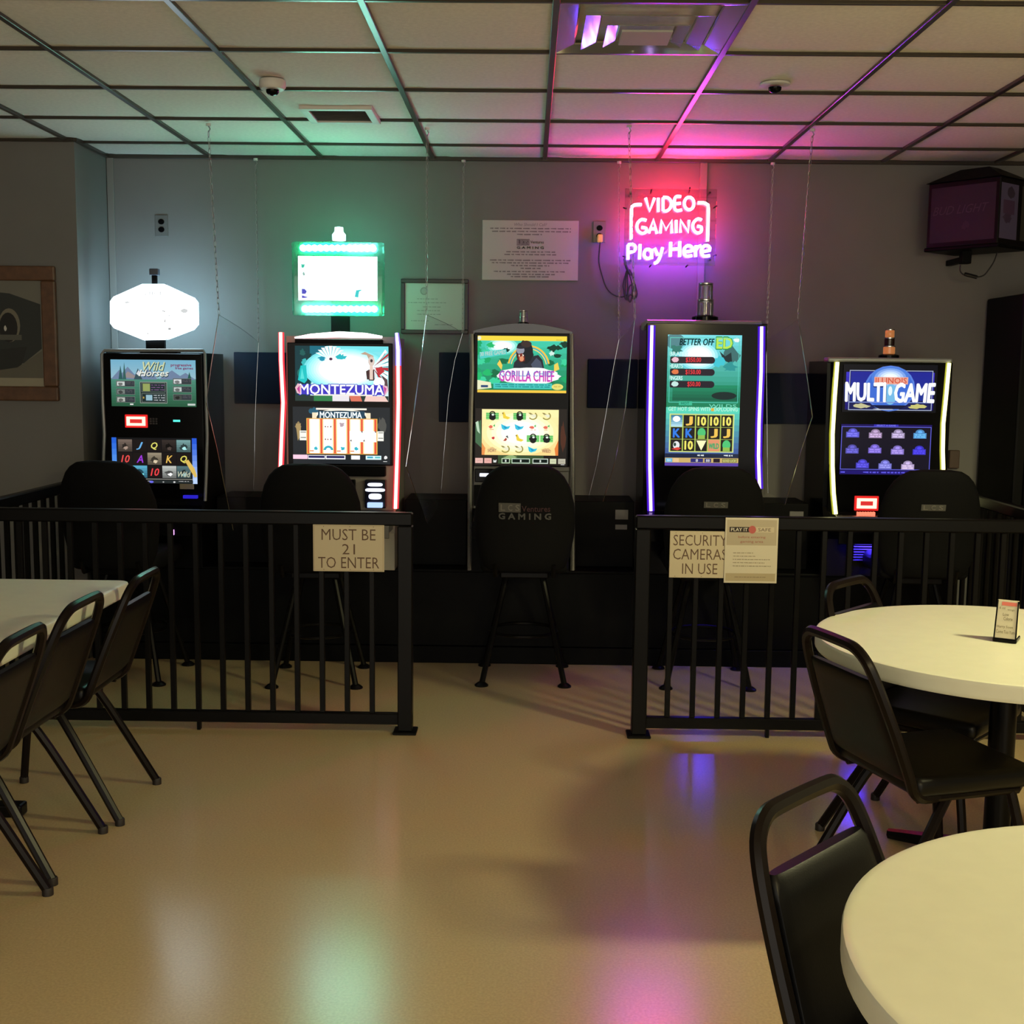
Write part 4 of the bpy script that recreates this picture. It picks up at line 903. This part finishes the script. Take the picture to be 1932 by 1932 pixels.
# ---- neon sign
YN = 6.635
q = rect_px(1178, 1351, 356, 501, YN)
nt_ = thing('neon_sign', 'red and blue neon sign reading VIDEO GAMING Play Here', 'neon sign', ((q[0]+q[1])/2, YN, q[2]))
bk = sub(MB().rbox(q[0], q[1], YN, YN+.006, q[2], q[3], .001, 1).build('backing_plate', m_smoke, nt_), nt_)
def zp(x, y, Y=YN-.022): return at(1160+x*.1087, 330+y*.1087, Y)
def smooth_path(P, n=4):
    if len(P) < 3: return P
    out = []
    for i in range(len(P)-1):
        p0, p1, p2, p3 = P[max(0, i-1)], P[i], P[i+1], P[min(len(P)-1, i+2)]
        for k in range(n):
            t = k/n
            out.append(tuple(.5*((2*p1[j])+(-p0[j]+p2[j])*t+(2*p0[j]-5*p1[j]+4*p2[j]-p3[j])*t*t+(-p0[j]+3*p1[j]-3*p2[j]+p3[j])*t**3) for j in range(len(p1))))
    return out+[P[-1]]
def ellp(cx, cy, rx, ry, a0=0, a1=2*PI, n=14): return [(cx+rx*math.cos(a0+(a1-a0)*i/n), cy+ry*math.sin(a0+(a1-a0)*i/n)) for i in range(n+1)]
m_nr = glow('red_neon', (1, .025, .055), 115); m_nb = glow('blue_neon', (.12, .05, 1), 95); m_nw = glow('white_neon', (1, .5, .75), 9)
V = [('V', [[(535, 400), (605, 625), (690, 400)]], 0), ('I', [[(755, 400), (755, 640)]], 0), ('D', [[(838, 620), (838, 395)], [(838, 388), (920, 395), (972, 450), (982, 520), (950, 590), (890, 628), (838, 620)]], 1),
     ('E', [[(1150, 378), (1080, 372), (1042, 405), (1032, 500), (1042, 588), (1085, 620), (1165, 605)], [(1035, 500), (1145, 492)]], 1), ('O', [ellp(1290, 495, 85, 110)], 0),
     ('G', [[(548, 790), (470, 770), (402, 825), (382, 900), (410, 980), (480, 1015), (545, 985), (545, 925), (462, 908)]], 1), ('A', [[(592, 1010), (670, 775), (732, 1018)], [(630, 935), (702, 935)]], 0), ('M', [[(790, 1010), (815, 790), (890, 950), (985, 790), (990, 1010)]], 0),
     ('I', [[(1065, 785), (1065, 1005)]], 0), ('N', [[(1140, 1000), (1140, 785), (1278, 990), (1288, 785)]], 0), ('G', [[(1508, 785), (1450, 760), (1382, 805), (1352, 880), (1372, 960), (1430, 1008), (1498, 985), (1503, 905), (1432, 890)]], 1)]
B_ = [('P', [[(230, 1465), (230, 1215)], [(230, 1215), (310, 1202), (362, 1255), (330, 1325), (235, 1345)]], 1), ('l', [[(440, 1205), (430, 1460)]], 0), ('a', [ellp(575, 1370, 68, 82), [(640, 1285), (640, 1455)]], 0),
      ('y', [[(690, 1270), (750, 1395)], [(830, 1260), (785, 1420), (742, 1505), (685, 1535)]], 1), ('H', [[(970, 1165), (965, 1415)], [(1130, 1155), (1125, 1420)], [(970, 1290), (1125, 1282)]], 0),
      ('e', [[(1205, 1335), (1350, 1315), (1330, 1245), (1270, 1225), (1212, 1270), (1200, 1350), (1240, 1408), (1340, 1400)]], 1), ('r', [[(1405, 1225), (1405, 1420)], [(1405, 1310), (1450, 1245), (1500, 1228)]], 1),
      ('e', [[(1512, 1328), (1650, 1308), (1630, 1238), (1570, 1225), (1517, 1270), (1505, 1350), (1545, 1408), (1650, 1400)]], 1)]
K_ = [('bracket', [[(465, 515), (370, 515), (312, 540), (290, 610), (285, 1120)]], 1), ('bracket', [[(1440, 485), (1535, 482), (1598, 512), (1624, 585), (1610, 1150)]], 1)]
for grp, mm, nm in ((V, m_nr, 'neon_letter'), (B_, m_nb, 'neon_letter'), (K_, m_nw, 'neon_bracket')):
    for ch, strokes, sm in grp:
        mb = MB()
        for st in strokes:
            P = smooth_path(st, 2) if sm else st
            mb.tube([zp(*p) for p in P], .0078, 6)
        mb.build(nm, mm, nt_, True)
for x, y, dx, dy in ((640, 240, -20, 90), (1305, 220, -25, 100), (150, 570, 60, 20), (1770, 540, -60, 40), (140, 1410, 60, 20), (1760, 1390, -60, 20), (600, 1600, 30, -40), (1230, 1600, 40, -40)):
    MB().tube([zp(x, y, YN+.02), zp(x+dx*.5, y+dy*.5, YN+.012), zp(x+dx, y+dy, YN+.008)], .004, 6).build('mounting_clip', m_blackgloss, nt_, True)
for x, y in ((1190, 365), (1340, 363), (1190, 492), (1340, 490)):
    p = at(x, y, YN); MB().tube([(p.x, YN+.006, p.z), (p.x, YW-.0005, p.z)], .006, 8).build('standoff', m_blackgloss, nt_, True)
# power cord of the sign
mcord = mat('black_cord', (16, 14, 18), .5)
ct = thing('power_cord', 'black power cord looping from the wall outlet to the neon sign', 'cord', (op.x, YW-.03, op.z-.1))
P = [(1133, 452), (1131, 470), (1130, 495), (1136, 520), (1143, 540), (1152, 552), (1165, 559), (1175, 560), (1184, 556)]
MB().tube([at(x, y, YW-.03) for x, y in smooth_path(P)], .0035, 6).build('cord_run', mcord, ct, True)
MB().tube([at(1178, 488, YW-.06), at(1182, 505, YW-.045), at(1190, 520, YW-.04)], .007, 6).build('cord_run', mcord, ct, True)
for x1_, y1_, x2_, y2_ in ((1176, 548, 1187, 566), (1184, 560, 1194, 570), (1192, 560, 1202, 564), (1180, 566, 1198, 556)):
    P = [(1184, 505), (x1_, 535), (x1_+1, y1_), ((x1_+x2_)/2, y2_), (x2_, y1_-6), (1196, 530), (1188, 508)]
    MB().tube([at(x, y, YW-.035) for x, y in smooth_path(P)], .0035, 6).build('cord_loop', mcord, ct, True)
pl = at(1132, 447, YW-.02)
MB().rbox(pl.x-.014, pl.x+.014, YW-.045, YW-.0085, pl.z-.03, pl.z+.012, .006).build('plug', mat('amber_plug', (190, 120, 60), .3, emit=(1, .5, .2), estr=.35), ct)

# ---- lantern style beer light at the upper right
Yl = 6.47
t = thing('wall_lantern', 'dark four-sided advertising lantern hanging high on the wall at the right', 'lantern', (2.3, Yl, 2.2))
ang = -.86
cxl = 2.335; ca_, sa_ = math.cos(ang), math.sin(ang)
def lf(x, y, z): return (cxl+x*ca_-y*sa_, Yl+x*sa_+y*ca_, z)
hw = .2; hd = .15; zl0, zl1 = 2.21, 2.545
def lbox(m, name, mm, *b):
    mb = MB().rbox(*b, .005, 1); mb.v = [lf(*v) for v in mb.v]; return mb.build(name, mm, t)
lbox(None, 'lantern_body', mat('dark_maroon_panel', (16, 12, 14), .35, spec=.1), -hw, hw, -hd, hd, zl0, zl1)
mb = MB().add([(-hw-.01, -hd-.01, zl1), (hw+.01, -hd-.01, zl1), (hw+.01, hd+.01, zl1), (-hw-.01, hd+.01, zl1), (-.08, -.05, zl1+.07), (.08, -.05, zl1+.07), (.08, .05, zl1+.07), (-.08, .05, zl1+.07)],
              [(3, 2, 1, 0), (4, 5, 6, 7), (0, 1, 5, 4), (1, 2, 6, 5), (2, 3, 7, 6), (3, 0, 4, 7)]); mb.v = [lf(*v) for v in mb.v]; mb.build('lantern_roof', m_black, t)
lbox(None, 'lantern_rim', m_black, -hw-.008, hw+.008, -hd-.008, hd+.008, zl0-.016, zl0+.004)
MB().rbox(2.26, 2.31, Yl-.02, Yl+.03, 2.13, 2.20, .004).build('lower_bracket', m_black, t)
MB().rbox(2.27, 2.30, Yl+.02, YW-.001, 2.14, 2.17, .004).build('wall_arm', m_black, t)
a = Art(-hw, hw, zl0, zl1, -hd-.0008, frame=lambda x, y, z: lf(x, y, z))
a.rect(.05, .08, .95, .92, (15, 11, 13)).text('BUD LIGHT', .08, .37, .86, .50, (52, 46, 49), shear=.35, bold=.0).blob(.55, .68, .07, .08, (38, 28, 31), seed=4, j=.6)
a.build('lettering', t, m_print)
def lside(x, y, z): return lf(hw+.0008+(.1008+y)*0+.0, x, z)
a = Art(-hd+.01, hd-.01, zl0+.03, zl1-.03, 0, frame=lambda x, y, z: lf(hw+.0008-y, x, z))
a.rect(0, 0, .62, 1, (86, 78, 112)).blob(.35, .16, .16, .12, (56, 44, 66), seed=3).blob(.28, .62, .2, .12, (64, 48, 78), seed=5, j=.5).rect(.1, .3, .5, .55, (74, 50, 84)).rect(.75, 0, 1, 1, (52, 50, 44))
a.build('side_print', t, m_print)
P = [(1812, 500), (1812, 512), (1822, 520), (1838, 523), (1855, 520), (1866, 508), (1876, 492), (1882, 474)]
MB().tube([at(x, y, Yl+.02) for x, y in smooth_path(P)], .0035, 6).build('lantern_cord', mcord, t, True)
MB().tube([at(1820, 517, Yl+.02), at(1843, 523, Yl+.02)], .010, 8).build('cord_switch', mcord, t, True)

# ---- tall black cabinet at right
t = thing('tall_cabinet', 'tall black cabinet against the back wall at the right edge', 'cabinet', (2.86, 6.4, 0))
MB().rbox(2.50, 3.2, 6.22, YW-.015, .06, 1.965, .012).build('body', m_black, t)
MB().rbox(2.52, 3.18, 6.24, YW-.02, 0, .06, .004).build('plinth', m_black, t)
MB().rbox(2.55, 3.15, 6.205, 6.222, .3, 1.85, .01).build('front_panel', m_blackgloss, t)
# small brown switch plate by machine 5
q = rect_px(1788, 1807, 849, 883, YW); o = MB().rbox(q[0], q[1], YW-.03, YW-.0005, q[2], q[3], .004).build('junction_box', mat('brown_box', (66, 44, 30), .5), origin=((q[0]+q[1])/2, YW, q[2]))
tag(o, 'small brown box on the wall beside the rightmost machine', 'wall box')

# ================================================================== PRIVACY PANELS + CHAINS
def dens(P, n=3):
    out = []
    for a_, b_ in zip(P[:-1], P[1:]): out += [tuple(Vector(a_).lerp(Vector(b_), k/n)) for k in range(n)]
    return out+[tuple(P[-1])]
def pane(label, front, back, name='privacy_panel'):
    """front and back edges: lists of world points, same length"""
    n = len(front); t = thing(name, label, 'privacy panel', tuple(front[-1]), 'clear privacy panels between the machines')
    fr = dens(front); bk = dens(back)
    m = len(fr); k = 5; vs = []; fs = []
    for i in range(m):
        for j in range(k+1):
            u = j/k; a_, b_ = Vector(fr[i]), Vector(bk[i]); p = a_.lerp(b_, u)
            p.x += .012*math.sin(PI*u); vs.append(p)
    nn = len(vs); vs += [v+Vector((.004, 0, 0)) for v in vs]
    for i in range(m-1):
        for j in range(k):
            a_ = i*(k+1)+j; fs.append((a_, a_+1, a_+k+2, a_+k+1)); fs.append((nn+a_, nn+a_+k+1, nn+a_+k+2, nn+a_+1))
    sh = sub(MB().add(vs, fs).build('clear_sheet', m_pane, t, True), t)
    MB().tube([Vector(p) for p in fr], .0020, 6).build('front_edge', m_edge, sh, True)
    MB().tube([fr[0]]+[tuple(vs[j]) for j in range(1, k+1)], .0012, 6).build('top_edge', m_edge, sh, True)
    MB().tube([Vector(p) for p in bk], .0010, 6).build('back_edge', m_edge, sh, True)
    return t, fr[0], bk[0]
def V3(x, Y, z): return Vector((x, Y, z))
panes = []
Zs = (1.83, 1.62, 1.40, 1.0, .62)
panes.append(pane('clear hanging panel right of the leftmost machine', [at(413, 594, 5.83), at(398, 690, 5.70), at(389, 760, 5.62), at(410, 850, 5.85), at(440, 1000, 6.12)],
                  [at(488, 646, 6.70), at(484, 720, 6.70), at(481, 800, 6.70), at(480, 880, 6.70), at(478, 930, 6.70)]))
panes.append(pane('clear hanging panel left of the chrome framed machine', [at(805, 594, 5.83), at(793, 690, 5.74), at(778, 800, 5.62), at(766, 880, 5.62), at(806, 988, 6.05)],
                  [at(873, 628, 6.70), at(858, 680, 6.70), at(846, 750, 6.70), at(838, 850, 6.70), at(832, 930, 6.70)]))
panes.append(pane('clear hanging panel left of the machine with purple strips', [at(1198, 602, 5.83), at(1188, 690, 5.70), at(1180, 768, 5.62), at(1158, 880, 5.85), at(1138, 945, 6.05)],
                  [at(1168, 640, 6.70), at(1158, 690, 6.70), at(1143, 782, 6.70), at(1125, 880, 6.70), at(1110, 940, 6.70)]))
panes.append(pane('clear hanging panel right of the machine with purple strips', [at(1506, 602, 5.83), at(1520, 690, 5.72), at(1533, 786, 5.62), at(1502, 880, 5.90), at(1481, 952, 6.10)],
                  [at(1446, 640, 6.70), at(1446, 700, 6.70), at(1447, 780, 6.70), at(1448, 870, 6.70), at(1449, 930, 6.70)]))
def chain(top, bot, label):
    top = Vector(top); bot = Vector(bot)
    t = thing('hanging_chain', label, 'chain', tuple(top), 'thin steel chains holding the clear panels')
    MB().tube([top+Vector((0, 0, -.0)), top+Vector((0, 0, -.012))], .012, 8).build('ceiling_clip', m_white, t, True)
    MB().tube([top+Vector((0, 0, -.01)), top+Vector((.008, 0, -.025)), top+Vector((0, 0, -.04))], .003, 6).build('hook', m_chain, t, True)
    a_ = top+Vector((0, 0, -.035)); d = bot-a_; L = d.length; n = max(3, int(L/.026)); dz = d.normalized()
    sx = dz.orthogonal().normalized(); sy = dz.cross(sx)
    mb = MB()
    for i in range(n):
        c_ = a_+d*((i+.5)/n); h = L/n*.62; s = sx if i % 2 else sy
        P = [c_+dz*(h*math.cos(q_))+s*(.0055*math.sin(q_)) for q_ in [2*PI*k/10 for k in range(10)]]
        mb.tube(P, .0014, 4, closed=True)
    mb.build('chain_links', m_chain, t, True)
fpx = [(393, 233), (806, 241), (1187, 236), (1533, 243)]
names = ['left of the green lit sign', 'over the framed certificate', 'in front of the neon sign', 'right of the neon sign']
for (tt, f0, b0), (cx_, cy_), nm in zip(panes, fpx, names):
    top = ceil_pt(cx_, cy_, CEIL-.004)
    chain(top, f0, 'long front chain hanging from the ceiling '+nm)
for (tt, f0, b0), nm in zip(panes, ['behind the leftmost clear panel', 'behind the clear panel by the certificate', 'between the wall outlet and the neon sign', 'behind the rightmost clear panel']):
    b0 = Vector(b0); chain(Vector((b0.x-.02 if b0.x > 0 and b0.x < 1 else b0.x, 6.69, CEIL-.013)), b0, 'rear chain hanging at the wall '+nm)

# ================================================================== STOOLS
def make_stool():
    t = thing('gaming_stool', 'x', 'stool', (0, 0, 0), 'padded stools at the machines', local=True)
    rows = [(.585, .165), (.60, .198), (.66, .222), (.75, .238), (.84, .243), (.92, .236), (1.0, .214), (1.05, .186), (1.08, .156), (1.10, .12), (1.108, .07)]
    n = 12; vs = []; fs = []
    def ring(z, w, th):
        y0 = -.255-.09*(z-.585)/.52; out = []
        for k in range(2*n):
            a_ = 2*PI*k/(2*n); s_ = math.cos(a_); sg = math.sin(a_)
            x = w*math.copysign(abs(s_)**.7, s_); yy = y0+.05*(x/.243)**2+th*math.copysign(abs(sg)**.7, sg); out.append((x, yy, z))
        return out
    for i, (z, w) in enumerate(rows):
        e = min(i, len(rows)-1-i); vs += ring(z, w, .034*(.55 if e == 0 else .85 if e == 1 else 1))
    m = len(rows)
    for i in range(m-1):
        for k in range(2*n): fs.append((i*2*n+k, i*2*n+(k+1) % (2*n), (i+1)*2*n+(k+1) % (2*n), (i+1)*2*n+k))
    fs.append(tuple(range(2*n-1, -1, -1))); fs.append(tuple((m-1)*2*n+k for k in range(2*n)))
    MB().add(vs, fs).build('backrest', m_fabric, t, True)
    MB().rbox(-.215, .215, -.235, .165, .565, .655, .035, 4).build('seat', m_fabric, t, True)
    MB().rbox(-.12, .12, -.12, .12, .525, .566, .006).build('swivel_plate', m_fence, t)
    for sx in (-1, 1):
        for sy in (-1, 1):
            lg = MB().tube([(sx*.09, sy*.09, .53), (sx*.14, sy*.14, .3), (sx*.203, sy*.203, .014)], .014, 8).build('leg', m_fence, t, True)
            MB().lathe([(.034, 0), (.034, .006), (.022, .016), (.015, .02)], (sx*.205, sy*.205, 0), 16).build('foot_disc', m_fence, lg, True)
    MB().tube([(.165*math.cos(2*PI*k/24), .165*math.sin(2*PI*k/24), .24) for k in range(24)], .009, 6, closed=True).build('foot_ring', m_fence, t, True)
    for sx in (-1, 1): MB().tube([(sx*.13, -.12, .56), (sx*.14, -.24, .56), (sx*.14, -.27, .62)], .012, 6).build('back_support', m_fence, t, True)
    return t
st0 = make_stool()
spots = [(-1.985, 5.955, -4, 'dark padded stool in front of the leftmost machine'), (-1.04, 5.93, 2, 'dark padded stool behind the MUST BE 21 notice'),
         (-.012, 6.015, 0, 'dark padded stool with a printed logo on its back'), (.90, 6.0, -1, 'dark padded stool behind the security camera notice'),
         (1.93, 5.99, -3, 'dark padded stool in front of the rightmost machine')]
stools = []
for i, (x, y, rz, lb) in enumerate(spots):
    o = st0 if i == 0 else copy_tree(st0)
    o.location = (x, y, 0); o.rotation_euler = (0, 0, math.radians(rz)); o['label'] = lb; stools.append(o)
def stool_logo(o, full):
    def fr(x, y, z): 
        yy = -.255-.09*(z-.585)/.52+.05*(x/.243)**2-.0365
        return (x, yy+y, z)
    a = Art(-.125, .125, .845 if full else .915, .925 if full else .945, 0, frame=fr); a.step = .0002
    if full:
        a.rect(0, 0, .42, .56, (74, 72, 68))
        for k in range(3): a.text('LCS'[k], .04+k*.14, .1, .12+k*.14, .46, (110, 106, 100), bold=.03)
        a.text('Ventures', .44, .16, .98, .5, (66, 38, 44), bold=.02).text('G A M I N G', 0, .62, 1, .98, (78, 77, 76), bold=.06)
    else:
        a.rect(.25, 0, .7, 1, (72, 71, 68))
        for k in range(3): a.text('LCS'[k], .29+k*.14, .15, .37+k*.14, .85, (108, 105, 100), bold=.03)
    a.build('back_logo', o, m_print)
stool_logo(stools[2], True); stool_logo(stools[3], False); stool_logo(stools[4], False)

# ================================================================== TABLES
def round_table(c, R, label):
    t = thing('round_table', label, 'table', (c[0], c[1], 0), 'round cream tables')
    zt = .74; th = .052
    prof = [(R-.03, zt-th), (R-.004, zt-th+.002), (R, zt-th+.008), (R, zt-th+.014), (R, zt-.012), (R, zt-.007), (R-.002, zt-.002), (R-.007, zt), (R-.016, zt)]
    MB().lathe(prof, (c[0], c[1], 0), 96).build('table_top', m_table, t, True)
    col = sub(MB().lathe([(.04, .05), (.04, zt-th-.02), (.12, zt-th-.012), (.12, zt-th)], (c[0], c[1], 0), 24).build('column', m_fence, t, True), t)
    for k in range(4):
        a_ = PI/4+k*PI/2; dx, dy = math.cos(a_), math.sin(a_)
        MB().tube([(c[0]+dx*.03, c[1]+dy*.03, .065), (c[0]+dx*.2, c[1]+dy*.2, .04), (c[0]+dx*.36, c[1]+dy*.36, .018)], [.03, .026, .018], 8).build('base_foot', m_fence, t, True)
    return t
round_table((1.482, 3.655), .575, 'round cream table with a small table card, farther from the viewer')
round_table((1.018, 1.572), .562, 'round cream table cut off by the lower right corner')
# rectangular table at left
t = thing('long_table', 'long cream table with rounded corners at the left edge', 'table', (-1.9, 3.5, 0))
x0, x1, y0, y1, r = -2.27, -1.505, 2.55, 4.51, .05
out = []
for cx_, cy_, a0 in ((x1-r, y1-r, 0), (x0+r, y1-r, PI/2), (x0+r, y0+r, PI), (x1-r, y0+r, 1.5*PI)):
    out += [(cx_, cy_, a0+PI/2*k/6) for k in range(7)]
vs = []; fs = []; prof = [(-.02, .688), (-.003, .69), (0, .694), (0, .70), (0, .728), (0, .733), (-.002, .738), (-.007, .74), (-.016, .74)]
for (dr, z) in prof: vs += [(cx_+(r+dr)*math.cos(a_), cy_+(r+dr)*math.sin(a_), z) for cx_, cy_, a_ in out]
n = len(out)
for i in range(len(prof)-1):
    for k in range(n): fs.append((i*n+k, i*n+(k+1) % n, (i+1)*n+(k+1) % n, (i+1)*n+k))
fs.append(tuple(range(n-1, -1, -1))); fs.append(tuple((len(prof)-1)*n+k for k in range(n)))
MB().add(vs, fs).build('table_top', m_table, t, True)
for yy in (2.9, 4.0):
    lg = sub(MB().rbox(-1.92, -1.85, yy-.035, yy+.035, .04, .688, .006).build('pedestal', m_fence, t), t)
    MB().rbox(-2.05, -1.73, yy-.03, yy+.03, 0, .045, .008).build('pedestal_foot', m_fence, lg)

# ---- table card
t = thing('table_card', 'white folded table card in a black stand on the far round table', 'table card', (1.478, 3.655, .7405), rotz=math.radians(-30), local=True)
w, d, h = .031, .034, .125
MB().add([(-w, -d, .012), (w, -d, .012), (w, d, .012), (-w, d, .012), (-w*.95, -.006, h), (w*.95, -.006, h), (w*.95, .006, h), (-w*.95, .006, h)],
         [(3, 2, 1, 0), (4, 5, 6, 7), (0, 1, 5, 4), (1, 2, 6, 5), (2, 3, 7, 6), (3, 0, 4, 7)]).build('card', mat('card_white', (205, 196, 170), .5), t)
MB().rbox(-w-.004, w+.004, -d-.005, d+.005, 0, .013, .004).build('stand', m_blackgloss, t)
for s in (-1, 1):
    MB().tube([(s*w, -d-.001, .012), (s*w*.95, -.007, h)], .0022, 6).build('side_rail', m_blackgloss, t, True)
def cf(x, y, z):
    k = (z-.012)/(h-.012); return (x, -d+(d-.006)*k-.0008+y, z)
a = Art(-w*.93, w*.93, .014, h-.002, 0, frame=cf); a.step = .0001
hk = (110, 98, 72)
a.rect(.2, .02, .95, .12, (214, 112, 98)).text('6 oz', .1, .15, .4, .22, hk).text('wings', .5, .2, .85, .26, hk).text('Low', .3, .32, .6, .40, hk).text('Calorie', .35, .43, .8, .52, hk).text('Hurry Soon', .05, .66, .85, .75, hk).text('Come Too Yum', .04, .79, .95, .88, hk)
a.build('lettering', t, m_print)

# ================================================================== CHAIRS
def yb(z): return -.165-.075*(z-.46)/.19 if z < .65 else -.24-.07*(z-.65)/.185
def make_chair():
    t = thing('stacking_chair', 'x', 'chair', (0, 0, 0), 'black stacking chairs around the tables', local=True)
    half = [(-.165, -.06, .41), (-.178, -.115, .412), (-.19, -.155, .435), (-.194, -.175, .48), (-.188, yb(.6), .6), (-.176, yb(.7), .7), (-.163, yb(.765), .765), (-.146, yb(.80), .80), (-.115, yb(.822), .822), (-.07, yb(.828), .828)]
    P = half+[(-x, y, z) for x, y, z in reversed(half)]
    MB().tube(smooth_path(P, 3), .0145, 8, flat=1.1).build('back_frame', m_tube, t, True)
    # padded back
    rows = [.46, .475, .52, .58, .64, .70, .73, .742]; n = 10; vs = []; fs = []
    for i, z in enumerate(rows):
        e = .6 if i in (0, len(rows)-1) else 1
        w = (.186-.032*max(0, z-.5)/.24)*(.96 if i in (0, len(rows)-1) else 1)
        for k in range(2*n):
            a_ = 2*PI*k/(2*n); c_, s_ = math.cos(a_), math.sin(a_)
            vs.append((w*math.copysign(abs(c_)**.35, c_), yb(z)+.004+.017*e*math.copysign(abs(s_)**.5, s_), z))
    for i in range(len(rows)-1):
        for k in range(2*n): fs.append((i*2*n+k, i*2*n+(k+1) % (2*n), (i+1)*2*n+(k+1) % (2*n), (i+1)*2*n+k))
    fs.append(tuple(range(2*n-1, -1, -1))); fs.append(tuple((len(rows)-1)*2*n+k for k in range(2*n)))
    MB().add(vs, fs).build('backrest', m_vinyl, t, True)
    MB().rbox(-.2, .2, -.155, .245, .418, .475, .022, 4).build('seat', m_vinyl, t, True)
    MB().tube([(-.17, -.13, .408), (-.175, .19, .408), (-.15, .22, .408), (.15, .22, .408), (.175, .19, .408), (.17, -.13, .408)], .011, 8).build('seat_frame', m_tube, t, True)
    for s in (-1, 1):
        for pts in ([(s*.165, -.03, .408), (s*.18, -.10, .30), (s*.205, -.262, .012)], [(s*.172, .17, .408), (s*.188, .205, .25), (s*.2, .235, .012)]):
            lg = MB().tube(smooth_path(pts, 3), .0148, 8).build('leg', m_tube, t, True)
            p = pts[-1]; MB().lathe([(.0165, 0), (.0165, .02), (.0145, .024)], (p[0], p[1], 0), 12).build('rubber_foot', m_rubber, lg, True)
    return t
ch0 = make_chair()
def face(dx, dy): return math.atan2(dy, dx)-PI/2
import itertools
chairs = [(-1.635, 4.13, face(-1, 0), 'black stacking chair at the far end of the long table'),
          (-1.672, 3.655, face(-1, .02), 'black stacking chair in the middle along the long table'),
          (-1.662, 3.17, face(-1, 0), 'black stacking chair nearest along the long table, cut off at the left'),
          (1.135, 3.36, face(.94, .30), 'black stacking chair pushed under the left side of the far round table'),
          (1.345, 3.955, face(.74, -.67), 'black stacking chair behind the far round table'),
          (.70, 1.80, face(.73, -.68), 'black stacking chair tucked under the near round table, in the foreground'),
          (2.02, 3.50, face(-1, .15), 'black stacking chair at the right of the far round table, barely visible')]
for i, (x, y, rz, lb) in enumerate(chairs):
    o = ch0 if i == 0 else copy_tree(ch0)
    o.location = (x, y, 0); o.rotation_euler = (0, 0, rz); o['label'] = lb

for o in list(bpy.data.objects):
    if '_o' in o: del o['_o']
